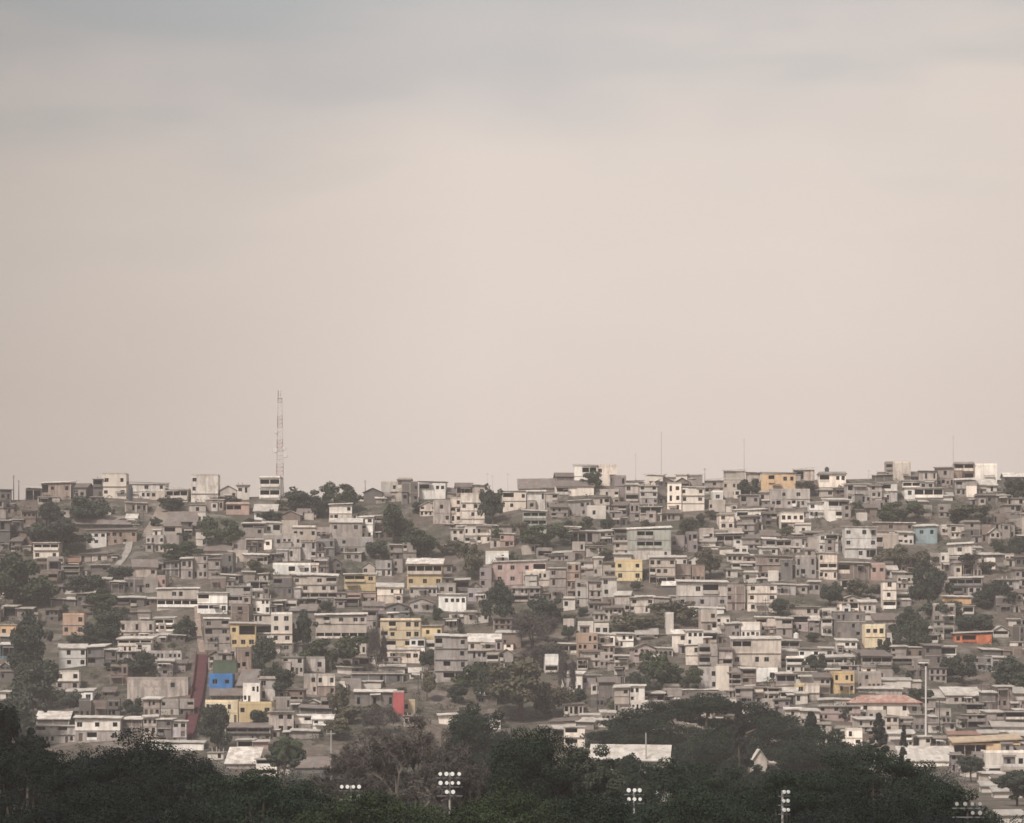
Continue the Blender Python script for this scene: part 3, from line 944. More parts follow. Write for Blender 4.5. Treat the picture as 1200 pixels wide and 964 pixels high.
        if sgn:   # gable end faces out, ridge runs into the hill
            wall.poly([(0, 0, Hw), (W, 0, Hw), (mg, 0, Hw + rr)], m); wall.poly([(W, d, Hw), (0, d, Hw), (mg, d, Hw + rr)], m)
            k = rr / mg
            rf.slab([(-o, -o, Hw - o * k + 0.1), (mg, -o, Hw + rr + 0.1), (mg, d + 0.2, Hw + rr + 0.1), (-o, d + 0.2, Hw - o * k + 0.1)], 0.09, mt)
            rf.slab([(mg, -o, Hw + rr + 0.1), (W + o, -o, Hw - o * k + 0.1), (W + o, d + 0.2, Hw - o * k + 0.1), (mg, d + 0.2, Hw + rr + 0.1)], 0.09, mt)
        else:
            k = rr / (d / 2)
            wall.poly([(0, 0, Hw), (0, d / 2, Hw + rr), (0, d, Hw)], m); wall.poly([(W, 0, Hw), (W, d, Hw), (W, d / 2, Hw + rr)], m)
            rf.slab([(-o, -o, Hw - o * k + 0.1), (W + o, -o, Hw - o * k + 0.1), (W + o, d / 2, Hw + rr + 0.1), (-o, d / 2, Hw + rr + 0.1)], 0.09, mt)
            rf.slab([(-o, d / 2, Hw + rr + 0.1), (W + o, d / 2, Hw + rr + 0.1), (W + o, d + o, Hw - o * k + 0.1), (-o, d + o, Hw - o * k + 0.1)], 0.09, mt)
    elif roof == 'h':
        rr = max(rhm, 1.2); i_ = min(W * 0.3, d / 2); z = Hw + 0.12; e = 0.7
        a, b_, c_, d_ = (-e, -e, z), (W + e, -e, z), (W + e, d + e, z), (-e, d + e, z); p, q = (i_, d / 2, z + rr), (W - i_, d / 2, z + rr)
        rf.slab([a, b_, q, p], 0.12, M_TILE); rf.slab([c_, d_, p, q], 0.12, M_TILE); rf.slab([b_, c_, q], 0.12, M_TILE); rf.slab([d_, a, p], 0.12, M_TILE)
    if nr and r.random() < 0.25:
        aw = MB(); w_ = min(W * 0.8, r.uniform(2.0, 4.5)); xa = r.uniform(0, W - w_); za = min(r.choice((2.3, Ht / max(nr, 1) * r.randint(1, nr) - 0.35)), Hw - 0.25); pr = r.uniform(0.8, 1.7); tl_ = r.uniform(-0.12, 0.12)
        mt_ = r.choice((M_TINP, M_TIND, M_TIND))
        aw.slab([(xa, -pr, za - pr * 0.25), (xa + w_, -pr, za - pr * 0.25 + tl_), (xa + w_, -0.42, za + tl_), (xa, -0.42, za)], 0.07, mt_)
        for q in (xa + 0.15, xa + w_ - 0.15): aw.box(q - 0.04, q + 0.04, -pr + 0.06, -pr + 0.14, -1.5, za - pr * 0.25 - 0.12, M_FRAME)
        parts.append(('awning', aw, (0, 0, 0), None))
    if nr and W > 5.5 and not h.get('ref') and r.random() < 0.5:
        an = MB(); w_ = r.uniform(0.28, 0.5) * W; xa = r.choice((0.05, W - w_ - 0.05, r.uniform(0, W - w_))); e_ = r.uniform(0.5, 1.5); hh_ = max(1.6, Hw * r.uniform(0.5, 0.97) - 0.3); mm_ = MW[r.choice((col, 'G', 'C', 'D', 'G', 'W'))]
        hh_ = min(hh_, Hw - 0.25); n_ = max(1, round(hh_ / 2.7)); rh_ = hh_ / n_; hl = []
        for q in range(n_):
            nc = max(1, int(w_ / 1.9))
            for c_ in range(nc):
                if r.random() < 0.75:
                    cx_ = (c_ + 0.5) * w_ / nc; ww_ = min(w_ / nc * 0.6, 1.2); zc_ = (q + 0.55) * rh_; wh_ = min(1.2, rh_ * 0.5); hl.append((cx_ - ww_ / 2, cx_ + ww_ / 2, zc_ - wh_ / 2, zc_ + wh_ / 2, 0.22))
        fr = MB(); wall_front(fr, w_, hh_, hl, mm_)
        for a_ in hl: fr.box(a_[0] + 0.02, a_[1] - 0.02, 0.15, 0.2, a_[2] + 0.02, a_[3] - 0.02, M_SHADE)
        an.add(fr, lambda p: (p[0] + xa, p[1] - e_, p[2]))
        an.poly([(xa, -e_, -2.5), (xa, -e_, hh_), (xa, -0.06, hh_), (xa, -0.06, -2.5)], mm_); an.poly([(xa + w_, -e_, -2.5), (xa + w_, -0.06, -2.5), (xa + w_, -0.06, hh_), (xa + w_, -e_, hh_)], mm_)
        o_ = r.uniform(0.05, 0.4); an.slab([(xa - o_, -e_ - o_, hh_ + 0.12), (xa + w_ + o_, -e_ - o_, hh_ + 0.12 + r.uniform(-.08, .08)), (xa + w_ + o_, -0.06, hh_ + 0.2), (xa - o_, -0.06, hh_ + 0.2)], 0.1, r.choice((M_TINP, M_TIND, M_CONC, M_CONC)))
        parts.append(('annex', an, (0, 0, 0), None))
    if r.random() < 0.33 and not h.get('ref'):
        ln = MB(); sd = r.choice((-1, 1)); w_ = r.uniform(1.8, 3.4); hh_ = min(r.uniform(1.9, 2.5), Ht * 0.9); y_ = r.uniform(0.3, 1.5); dd = r.uniform(2.5, 4.5); mm_ = MW[r.choice('GDDBCL')]
        xa, xb = (W + 0.02, W + w_) if sd > 0 else (-w_, -0.02)
        ln.box(xa, xb, y_, y_ + dd, -2.4, hh_, mm_); mt_ = r.choice((M_TINP, M_TIND, M_TIND))
        ln.slab([(xa - 0.2, y_ - 0.4, hh_ + 0.12), (xb + 0.2, y_ - 0.4, hh_ + 0.12 + r.uniform(-0.1, 0.2)), (xb + 0.2, y_ + dd, hh_ + 0.6), (xa - 0.2, y_ + dd, hh_ + 0.6)], 0.1, mt_)
        if r.random() < 0.7: q = (xa + xb) / 2; ln.box(q - 0.4, q + 0.4, y_ - 0.02, y_ - 0.004, 0.1, min(1.9, hh_ - 0.15), M_SHADE)
        parts.append(('lean_to', ln, (0, 0, 0), None))
    if roof in 'fp' and W > 5 and r.random() < 0.22 and h['pos'][1] < 1000:
        rr_ = MB(); w_ = r.uniform(2.0, min(4.0, W * 0.6)); xa = r.uniform(0.2, W - w_ - 0.2); hh_ = r.uniform(1.6, 2.3); ya = d * 0.45; mm_ = MW[r.choice('GDCB')]
        rr_.box(xa, xa + w_, ya, ya + 2.6, Ht + 0.003, Ht + hh_, mm_); rr_.slab([(xa - 0.3, ya - 0.5, Ht + hh_ + 0.1), (xa + w_ + 0.3, ya - 0.5, Ht + hh_ + 0.1 + r.uniform(-0.15, 0.15)), (xa + w_ + 0.3, ya + 2.8, Ht + hh_ + 0.5), (xa - 0.3, ya + 2.8, Ht + hh_ + 0.5)], 0.12, r.choice((M_TINP, M_TIND)))
        rr_.box(xa + w_ * 0.3, xa + w_ * 0.6, ya - 0.02, ya - 0.004, Ht + 0.5, Ht + hh_ - 0.4, M_SHADE)
        parts.append(('rooftop_room', rr_, (0, 0, 0), None))
    parts.append(('wall', wall, (0, 0, 0), None)); parts.append(('roof', rf, (0, 0, 0), None))
    for (x0, x1, z0, z1, dep), kd in win:
        parts.append((('door' if kd == 'd' else 'window'), (round(x1 - x0, 1), round(z1 - z0, 1), kd), ((x0 + x1) / 2, dep - 0.002, z0 + 0.002), (x1 - x0, z1 - z0)))  # on verandas this part is only the painted dark sheet
    for x0, x1, z0, z1 in bal:
        bm = MB(); hh = (z1 - z0) * r.uniform(0.32, 0.5); ww = x1 - x0
        st = r.random()
        mm = m if st < 0.55 else (MW['W'] if col in 'WCP' else MW['C'])
        e = r.choice((0.0, 0.3, 0.55))
        if st < 0.85:
            bm.box(x0 + 0.01, x1 - 0.01, -0.03 - e, 0.1 - e, z0 - 0.05 * (e > 0) + 0.004, z0 + hh, mm)
            if e > 0:
                bm.box(x0 + 0.01, x1 - 0.01, 0.103 - e, -0.004, z0 - 0.05, z0 + 0.05, M_CONC)
                bm.box(x0 + 0.01, x0 + 0.12, 0.103 - e, -0.004, z0 + 0.053, z0 + hh, mm); bm.box(x1 - 0.12, x1 - 0.01, 0.103 - e, -0.004, z0 + 0.053, z0 + hh, mm)
        else:
            bm.box(x0 + 0.01, x1 - 0.01, 0.0, 0.06, z0 + hh - 0.06, z0 + hh, M_RAIL)
            n = max(3, int(ww / 0.35))
            for i in range(n + 1):
                x = x0 + 0.03 + (ww - 0.06) * i / n; bm.box(x - 0.02, x + 0.02, 0.01, 0.05, z0 + 0.004, z0 + hh - 0.062, M_RAIL)
        if ww > 3.2:
            n = int(ww / 2.4)
            for i in range(1, n):
                x = x0 + ww * i / n; bm.box(x - 0.1, x + 0.1, 0.105, 0.3, z0 + 0.004, z1 - 0.004, mm)
        parts.append(('balcony', bm, (0, 0, 0), None))
    return parts

def measure(h, r):
    cx = (h['x0'] + h['x1']) / 2
    x, y, z = hit(cx, h['y1'])
    k = y / F
    w = (h['x1'] - h['x0']) * k
    top = ZC + (VH - h['y0']) * k
    Htot = max(top - z, 1.9)
    rh = h['rh'] if h['rh'] is not None else {'t': 5, 'T': 5, 'r': 5, 'g': 5, 'h': 8}.get(h['roof'], 0)
    h['d'] = d = min(r.uniform(6.0, 8.5), max(4.5, w * 1.4)); 
    h['W'] = w; h['slope'] = 0.07; h['rhm'] = rh * k; h['gable'] = (w < 8 and r.random() < 0.6); h['tilt'] = 0.0
    if h['roof'] in 'tTr':
        rm = min(rh * k, Htot * 0.62)
        if not h['rows']: rm = max(Htot - 1.25, 0.5) if Htot < 6 else rh * k
        h['slope'] = max(0.08, rm / d); h['H'] = max(Htot - rm, 1.2); h['tilt'] = r.uniform(-0.02, 0.02)
        if h['slope'] > 0.42: h['d'] = d = min(rm / 0.42, 12.0); h['slope'] = rm / d
        elif not h['rows'] and h['slope'] < 0.3: h['d'] = d = max(rm / 0.3, 4.0); h['slope'] = rm / d
    elif h['roof'] in 'kK':
        h['tilt'] = r.choice((-1, 1)) * r.uniform(0.0, 0.055); h['slope'] = r.uniform(0.03, 0.11)
        h['H'] = max(Htot - 0.4 - abs(h['tilt']) * w * 0.5, 1.7)
    elif h['roof'] in 'gh':
        rm = min(h['rhm'], Htot * 0.45); h['rhm'] = rm; h['H'] = max(Htot - rm, 1.5)
    else: h['H'] = Htot
    yaw = max(-0.3, min(0.3, r.gauss(0, 0.09)))
    if h['ref']: yaw *= 0.5
    h['pos'] = (x, y, z); h['yaw'] = yaw; h['gable'] = h['gable'] or h['ref'] == 'the tiny pointed shed'; h['tan'] = h['ref'] == 'the long tan-roofed house'
    h['area'] = (h['x1'] - h['x0']) * (h['y1'] - h['y0'])

def enrich(h, r):
    Wp, Hp = h['x1'] - h['x0'], h['y1'] - h['y0']
    rows = [x for x in h['rows'].split('/') if x]
    if not rows or h['roof'] in 'tTr' and Hp < 16: return
    if not h['ref']:
        n = max(1, round((Hp - (h['rh'] or 0)) / 11.0)); nc = max(2, round(Wp / 5.6))
        while len(rows) < n: rows.append(''.join(r.choice('oo.n.L.d') for _ in range(nc)))
        out = []
        for w in rows:
            if Wp / len(w) > 9.5 and 'L' not in w: w = ''.join(c + r.choice('.o.n') for c in w)
            if set(w) <= {'.'} and r.random() < 0.6: w = ''.join(r.choice('o.') for _ in range(nc))
            out.append(w)
        rows = out
    h['rows'] = '/'.join(rows)
r_ = random.Random(91); H2 = []
for h in H:
    wp = h['x1'] - h['x0']
    if h['ref'] or wp < 29 or h['roof'] in 'tTrh' or (h['y1'] - h['y0']) < 9 or r_.random() < 0.2: H2.append(h); continue
    n = 2 if wp < 44 else 3; cuts = [0.0] + [(i + r_.uniform(-0.2, 0.2)) / n for i in range(1, n)] + [1.0]
    for i in range(n):
        g = dict(h); g['x0'] = h['x0'] + wp * cuts[i] + (0.8 if i else 0); g['x1'] = h['x0'] + wp * cuts[i + 1]; hp = h['y1'] - h['y0']
        g['y0'] = h['y0'] + (hp * r_.uniform(0.0, 0.28) if r_.random() < 0.6 else 0); g['y1'] = h['y1'] + r_.uniform(-1.5, 2.0)
        g['rows'] = '/'.join(w[int(len(w) * cuts[i]):max(int(len(w) * cuts[i]) + 1, int(len(w) * cuts[i + 1] + 0.5))] for w in h['rows'].split('/')) if h['rows'] else ''
        if i and r_.random() < 0.55: g['col'] = r_.choice({'G': 'GDCLB', 'D': 'DGBL', 'W': 'WCG', 'C': 'CWGP', 'B': 'BDG', 'P': 'PCG', 'L': 'LGD'}.get(h['col'], 'CG'))
        if r_.random() < 0.4: g['roof'] = r_.choice('fpkKpg')
        H2.append(g)
H = H2
for i, h in enumerate(H):
    enrich(h, random.Random(500 + i))
    if h['x0'] > 420 and not h['ref'] and h['x1'] < 1060:
        q = random.Random(i * 7 + 3).random()
        if h['col'] == 'G' and q < 0.38: h['col'] = 'C'
        elif h['col'] == 'D' and q < 0.55: h['col'] = 'G'
        elif h['col'] == 'C' and q < 0.25: h['col'] = 'W'
    if h['x1'] < 175 and not h['ref']:  # shade over the left slope is put into the wall colours
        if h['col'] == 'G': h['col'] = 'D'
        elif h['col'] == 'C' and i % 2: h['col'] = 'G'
for i, h in enumerate(H): measure(h, random.Random(1000 + i)); h['seed'] = 2000 + i
order = sorted(H, key=lambda h: (h['ref'] is None, -h['area']))
MAIN, REST = order[:300], order[300:]

STO = {0: 'low', 1: 'one-storey', 2: 'two-storey', 3: 'three-storey', 4: 'four-storey'}
ROOFW = {'k': 'pale tin-roofed', 'K': 'dull tin-roofed', 't': 'sloping-roofed', 'T': 'dark-roofed', 'r': 'rusty-roofed', 'g': 'gabled', 'f': 'slab-roofed', 'p': 'flat-topped', 'h': 'hip-roofed'}
REFS = [h for h in MAIN if h['ref']]
ORD = ['', 'second ', 'third ', 'fourth ', 'fifth ', 'sixth ', 'seventh ', 'eighth ', 'ninth ', 'tenth '] + ['further '] * 60
def mid(h): return ((h['x0'] + h['x1']) / 2, (h['y0'] + h['y1']) / 2)
def direction(dx, dy):
    ax, ay = abs(dx), abs(dy)
    if ax < 0.45 * ay: return 'above' if dy < 0 else 'below'
    if ay < 0.35 * ax: return 'left of' if dx < 0 else 'right of'
    return ('above' if dy < 0 else 'below') + ' and ' + ('left of' if dx < 0 else 'right of')
def locate(px, py, refs):
    best = min(refs, key=lambda q: math.hypot(px - q[0], (py - q[1]) * 1.4))
    return best, direction(px - best[0], py - best[1]), math.hypot(px - best[0], py - best[1])
REFPTS = [(*mid(h), h['ref']) for h in REFS]
fam = {}
for h in MAIN:
    if h['ref']: continue
    px, py = mid(h); q, dr, dist = locate(px, py, REFPTS)
    n = len([x for x in h['rows'].split('/') if x])
    look = f"{WALLS[h['col']][0]} {STO[min(n, 4)]} {ROOFW[h['roof']]} house"
    fam.setdefault((look, dr, q[2]), []).append((dist, h))
for (look, dr, ref), lst in fam.items():
    lst.sort(key=lambda t: t[0])
    for i, (_, h) in enumerate(lst): h['label'] = f"{look}, {ORD[i]}{'one ' if i else ''}{dr} {ref}"

def part_object(nm, geo, off, real, parent):
    if isinstance(geo, tuple):
        if geo not in WCACHE: WCACHE[geo] = window_mb(max(geo[0], 0.3), max(geo[1], 0.3), geo[2]).mesh(nm)
        o = bpy.data.objects.new(nm, WCACHE[geo]); C.objects.link(o); o.location = off
        o.scale = (real[0] / max(geo[0], 0.3), 1, (real[1] - 0.004) / max(geo[1], 0.3)); o.parent = parent
        return o
    return geo.build(nm, parent, off)

def place(h):
    r = random.Random(h['seed']); x, y, z = h['pos']; W = h['W']; a = h['yaw']
    # the yaw turns about the middle of the front wall
    ox, oy = x - W / 2 * cos(a), y - W / 2 * sin(a)
    return r, (ox, oy, z), a
def build_house(h):
    r, loc, a = place(h)
    name = {'G': 'block_house', 'D': 'block_house', 'B': 'brick_house', 'L': 'block_house'}.get(h['col'], 'painted_house')
    root = empty(name, loc, a); tag(root, h['label'], 'house', 'houses stacked up the hillside')
    for nm, geo, off, real in house_parts(h, r): part_object(nm, geo, off, real, root)
    return root
def merge_house(mass, h):
    r, loc, a = place(h); ca, sa = cos(a), sin(a)
    for nm, geo, off, real in house_parts(h, r):
        g = geo
        if isinstance(geo, tuple): g = window_mb(real[0], real[1] - 0.004, geo[2])
        mass.add(g, lambda p, off=off: (loc[0] + (p[0] + off[0]) * ca - (p[1] + off[1]) * sa, loc[1] + (p[0] + off[0]) * sa + (p[1] + off[1]) * ca, loc[2] + p[2] + off[2]))
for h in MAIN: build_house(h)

# ------------------------------------------------------------------ trees
def leaves(centers, radii, n, size, rng, flat=0.75, up=0.5, thin=1.0):
    """n leaf faces spread through clumps; returns verts, faces"""
    K = len(centers); w = radii.mean(axis=1) ** 2; w /= w.sum()
    idx = rng.choice(K, n, p=w)
    d = rng.normal(size=(n, 3)); d /= np.linalg.norm(d, axis=1)[:, None]
    rad = rng.uniform(0.35, 1.0, n) ** 0.6
    p = centers[idx] + d * radii[idx] * rad[:, None]
    nrm = d * 0.7 + rng.normal(size=(n, 3)) * 0.6 + np.array((0, 0, up)); nrm /= np.linalg.norm(nrm, axis=1)[:, None]
    t = np.cross(nrm, rng.normal(size=(n, 3))); t /= np.linalg.norm(t, axis=1)[:, None]
    bt = np.cross(nrm, t)
    s = size * rng.uniform(0.6, 1.4, n)[:, None]
    q = np.stack([p - t * s * 0.5 * thin, p + bt * s * 0.35 , p + t * s * 0.5 * thin, p - bt * s * 0.35], axis=1)
    return q.reshape(-1, 3)
def leaf_mesh(name, verts, m):
    n = len(verts) // 4
    me = bpy.data.meshes.new(name)
    me.vertices.add(n * 4); me.vertices.foreach_set('co', verts.astype(np.float32).ravel())
    me.loops.add(n * 4); me.loops.foreach_set('vertex_index', np.arange(n * 4, dtype=np.int32))
    me.polygons.add(n); me.polygons.foreach_set('loop_start', np.arange(0, n * 4, 4, dtype=np.int32)); me.polygons.foreach_set('loop_total', np.full(n, 4, dtype=np.int32))
    me.materials.append(m); me.update(calc_edges=True); return me

def clumps(kind, rx, ry, rz, rng):
    if kind == 'u':         # wide umbrella crown in flat layers
        K = 150; a = rng.uniform(0, 2 * pi, K); q = np.sqrt(rng.uniform(0, 1, K))
        z = rz * (0.95 - 1.25 * q ** 2.4) + rng.normal(0, 0.13, K) * rz; low = rng.uniform(0, 1, K) < 0.3; z = np.where(low, z - rng.uniform(0.3, 1.1, K) * rz, z); q = np.where(low, 0.75 + 0.2 * q, q)
        c = np.stack([rx * q * np.cos(a), ry * q * np.sin(a), z], 1)
        s = rng.uniform(0.09, 0.2, K)
        return c, np.stack([rx * s * 1.1, ry * s * 1.1, np.maximum(rz * s * 0.8, 0.55)], 1)
    if kind == 'B':
        K = 80; d = rng.normal(size=(K, 3)); d /= np.linalg.norm(d, axis=1)[:, None]
        c = d * rng.uniform(0.3, 0.92, K)[:, None] * np.array((rx, ry, rz)) * (1 + 0.12 * rng.normal(size=(K, 1)))
        s = rng.uniform(0.14, 0.32, K); return c, np.stack([rx * s, ry * s, rz * s * 0.8], 1)
    K = 44 if kind != 's' else 16
    lobes = rng.normal(size=(6, 3)); lobes /= np.linalg.norm(lobes, axis=1)[:, None]; lobes *= rng.uniform(0.35, 0.75, 6)[:, None]; lobes[:, 2] = lobes[:, 2] * 0.8 - 0.05
    d = rng.normal(size=(K, 3)); d /= np.linalg.norm(d, axis=1)[:, None]
    q = rng.uniform(0.15, 0.5, K)
    c = (lobes[rng.integers(0, 6, K)] + d * q[:, None]) * np.array((rx, ry, rz)); c[:, 2] = np.where(c[:, 2] < -0.8 * rz, -0.6 * rz, c[:, 2])
    s = rng.uniform(0.12, 0.34, K)
    return c, np.stack([rx * s, ry * s, rz * s * 0.85], 1)

def trunk_mb(mb, base_z, top, cl, rng, r0, m, nl=7):
    """tapered trunk from base_z up to TOP (a point), limbs out to some clumps"""
    p0 = np.array((0, 0, base_z)); p1 = np.array((rng.uniform(-.3, .3), rng.uniform(-.3, .3), base_z + (top - base_z) * 0.5)); p2 = np.array((rng.uniform(-.6, .6), rng.uniform(-.6, .6), top))
    mb.tube(p0, p1, r0, r0 * 0.75, m, 7); mb.tube(p1, p2, r0 * 0.75, r0 * 0.45, m, 7)
    for c in cl[rng.choice(len(cl), min(nl, len(cl)), replace=False)]:
        s = p1 + (p2 - p1) * rng.uniform(0.1, 1.0); k = (s + c) / 2 + np.array((0, 0, -0.1 * abs(c[2])))
        mb.tube(s, k, r0 * 0.42, r0 * 0.25, m, 5); mb.tube(k, c, r0 * 0.25, r0 * 0.08, m, 5)

def make_tree(kind, rx, ry, rz, trunk_h, n, leaf, lm, seed, bark=M_BARK):
    """a tree with origin at its foot; crown centre at trunk_h + rz*0.8"""
    rng = np.random.default_rng(seed)
    cz = trunk_h + rz * (0.9 if kind != 'u' else 0.3)
    mb = MB(); r0 = max(0.16, 0.045 * (rx + rz))
    if kind == 'r':        # bare crown: forking branches with twigs
        segs = []
        def grow(p, d, L, r_, lev):
            q = p + d * L; segs.append((p, q, r_)); mb.tube(p, q, r_, r_ * 0.66, bark, 5)
            if lev == 0: return
            for _ in range(rng.integers(2, 4) + (lev > 2)):
                e = d + rng.normal(0, 0.5, 3); e[2] = e[2] * 0.7 + 0.12; e /= np.linalg.norm(e)
                grow(q, e, L * rng.uniform(0.62, 0.85), r_ * 0.62, lev - 1)
        for k in range(5):
            a = 2 * pi * k / 5 + rng.uniform(-.4, .4); d = np.array((cos(a) * 0.8, sin(a) * 0.8, 0.75)); d /= np.linalg.norm(d)
            grow(np.array((0, 0, trunk_h)), d, 1.0, 0.09, 4)
        pts = np.array([s[1] for s in segs]); ext = np.abs(pts[:, :2]).max(); zx = pts[:, 2].max() - trunk_h
        sx, sz = rx / ext, (2 * rz) / zx
        mb.v = [(x * sx, y * sx * ry / rx, trunk_h + (z - trunk_h) * sz) for x, y, z in mb.v]
        mb.tube((0, 0, -1), (0, 0, trunk_h + 0.6), r0, r0 * 0.6, bark, 7)
        ends = np.array([s[1] for s in segs if s[2] < 0.045]); ends[:, 0] *= sx; ends[:, 1] *= sx * ry / rx; ends[:, 2] = trunk_h + (ends[:, 2] - trunk_h) * sz
        tw = leaves(ends, np.full((len(ends), 3), rx * 0.075), n, leaf * 2.6, rng, thin=1.0)
        # twigs: long and thin
        q = tw.reshape(-1, 4, 3); c = q.mean(1); q[:, 1] = c + (q[:, 1] - c) * 0.10; q[:, 3] = c + (q[:, 3] - c) * 0.10
        return mb.mesh('trunk'), leaf_mesh('crown', q.reshape(-1, 3), lm)
    if kind == 'c':        # casuarina: narrow drooping tiers
        K = 60; t = rng.uniform(0, 1, K) ** 0.8; a = rng.uniform(0, 2 * pi, K); rad = (1 - t) ** 0.8 * rng.uniform(0.35, 1.0, K)
        c = np.stack([rx * rad * np.cos(a), ry * rad * np.sin(a), trunk_h + t * 2 * rz], 1)
        s = rng.uniform(0.14, 0.24, K) * (1.1 - 0.6 * t)
        R_ = np.stack([rx * s * 1.2, ry * s * 1.2, np.full(K, rz * 0.09)], 1)
        mb.tube((0, 0, -1), (0, 0, trunk_h + 2 * rz * 0.95), r0 * 0.8, 0.05, bark, 6)
        for cc in c[:24]: mb.tube((0, 0, max(0.5, cc[2] - 0.6)), cc, 0.09, 0.03, bark, 4)
        return mb.mesh('trunk'), leaf_mesh('crown', leaves(c, R_, n, leaf, rng, up=0.1), lm)
    c, R_ = clumps(kind, rx, ry, rz, rng)
    cc = c + np.array((0, 0, cz))
    trunk_mb(mb, -1.2, cz + (rz * 0.1 if kind == 'u' else 0), cc, rng, r0, bark, 12 if kind == 'u' else 7)
    return mb.mesh('trunk'), leaf_mesh('crown', leaves(cc, R_, n, leaf, rng, up=0.9 if kind == 'u' else 0.5), lm)

def make_palm(hgt, seed):
    rng = np.random.default_rng(seed); mb = MB(); cr = MB()
    p = np.array((0., 0., -1.)); 
    for i in range(6):
        q = p + np.array((0.12 * (i - 2), 0.05, (hgt + 1) / 6)); mb.tube(p, q, 0.24 - 0.015 * i, 0.225 - 0.015 * i, M_BARK, 7); p = q
    for k in range(22):
        a = 2 * pi * k / 22 + rng.uniform(-.2, .2); el = rng.uniform(-0.35, 1.1); L = rng.uniform(3.0, 4.0); s = p.copy(); d = np.array((cos(a) * cos(el), sin(a) * cos(el), sin(el)))
        for j in range(7):
            q = s + d * L / 7; side = np.cross(d, (0, 0, 1)); side /= (np.linalg.norm(side) or 1); dr = np.array((0, 0, -0.35)); w = 0.75 * (1 - abs(j - 2.5) / 6)
            for sg in (-1, 1):
                for tt in (0.15, 0.65):
                    b0 = s + (q - s) * tt; b1 = b0 + (q - s) * 0.3
                    cr.poly([b0, b1, b1 + sg * side * w + dr * w + d * 0.25, b0 + sg * side * w + dr * w + d * 0.25], ML_GREEN)
            s = q; d = d + np.array((0, 0, -0.17)); d /= np.linalg.norm(d)
    return mb.mesh('trunk'), cr.mesh('crown')

PROTO = {}
def proto(kind, j):
    key = (kind, j)
    if key not in PROTO:
        shape = {'b': ('b', ML_GREEN), 'd': ('b', ML_DARK), 'g': ('b', ML_DUST), 's': ('s', ML_GREEN), 'k': ('r', ML_TWIG)}[kind]
        if kind == 'k': PROTO[key] = make_tree('r', 4, 4, 3.2, 1.0, 2600, 0.5, ML_TWIG, 40 + j, M_PBARK)
        else: PROTO[key] = make_tree(shape[0], 4, 4, 3.2, 0.5, 5500 if kind != 's' else 1100, 0.42, shape[1], 60 + j * 7 + ord(kind))
    return PROTO[key]
TREES = [  # photo centre, size (px), kind
 (95,594,44,34,'d'),(55,600,26,22,'d'),(70,624,72,32,'d'),(18,684,58,50,'b'),(105,685,50,24,'d'),(141,672,36,18,'d'),(204,588,30,18,'d'),(212,645,46,20,'b'),
 (128,728,40,40,'d'),(118,703,36,20,'b'),(35,758,46,66,'d'),(50,800,54,50,'d'),(22,842,54,66,'d'),(215,735,26,26,'d'),(165,772,26,26,'d'),(82,820,24,24,'d'),
 (155,826,24,26,'d'),(88,752,30,22,'d'),(12,622,22,24,'d'),(140,780,60,20,'d'),(120,745,40,22,'d'),
 (258,622,40,34,'b'),(352,584,42,30,'d'),(398,580,36,32,'b'),(375,592,30,22,'d'),(462,612,40,40,'b'),(446,640,26,26,'d'),(300,667,30,20,'g'),(322,604,28,16,'d'),
 (578,590,28,46,'d'),(610,617,22,18,'g'),(638,627,46,30,'b'),(495,634,44,34,'b'),(548,655,40,38,'g'),(590,706,36,46,'d'),(640,713,40,36,'d'),(624,741,60,34,'k'),(695,563,26,20,'b'),
 (805,622,26,28,'g'),(833,660,32,36,'g'),(878,568,26,26,'d'),(946,568,32,14,'g'),(922,622,18,14,'g'),(790,714,50,28,'g'),(752,727,54,22,'g'),(915,707,22,22,'d'),
 (1055,598,38,24,'b'),(1130,600,84,24,'g'),(1088,684,38,58,'d'),(1070,734,32,38,'d'),(1048,652,30,26,'g'),(972,695,26,28,'d'),(1165,695,36,26,'d'),(1190,572,24,24,'d'),(1150,728,40,26,'d'),
 (308,768,34,44,'d'),(330,796,40,40,'d'),(354,738,30,42,'d'),(388,764,50,38,'b'),(425,755,30,22,'b'),(442,768,20,50,'k'),(301,842,26,24,'d'),(255,852,40,54,'d'),(415,835,40,24,'g'),(395,822,26,40,'g'),
 (560,791,40,26,'b'),(537,812,26,20,'d'),(500,802,22,34,'g'),(612,808,84,70,'g'),(585,800,44,46,'d'),(648,818,46,40,'g'),(678,815,16,20,'d'),(664,800,18,50,'k'),(505,770,20,30,'d'),(640,770,50,22,'k'),(600,775,30,16,'g'),
 (778,784,56,46,'b'),(802,794,34,30,'b'),(745,800,26,40,'d'),(956,774,24,26,'d'),(1074,742,30,44,'d'),(1128,780,36,36,'d'),(1180,790,46,34,'d'),(1075,812,26,20,'d'),(1036,756,16,22,'d'),
 (400,852,40,24,'g'),(446,846,40,28,'k'),(438,834,26,22,'b'),(545,838,30,20,'d'),
 (1155,700,30,20,'d'),(1110,712,40,24,'d'),(1070,655,40,20,'g'),(1010,690,40,24,'g'),(990,835,12,16,'d'),(1195,640,24,20,'d'),(1140,660,40,20,'g'),(700,640,24,14,'g'),(760,615,16,14,'g'),
 (835,600,16,10,'g'),(530,640,24,16,'g'),(275,586,24,12,'d'),(180,610,14,12,'d'),(1010,905,20,14,'d'),
]
KINDW = {'b': 'leafy green tree', 'd': 'dark bushy tree', 'g': 'dusty olive tree', 'k': 'bare twiggy brown tree', 's': 'small green shrub'}
tfam = {}; TR = []
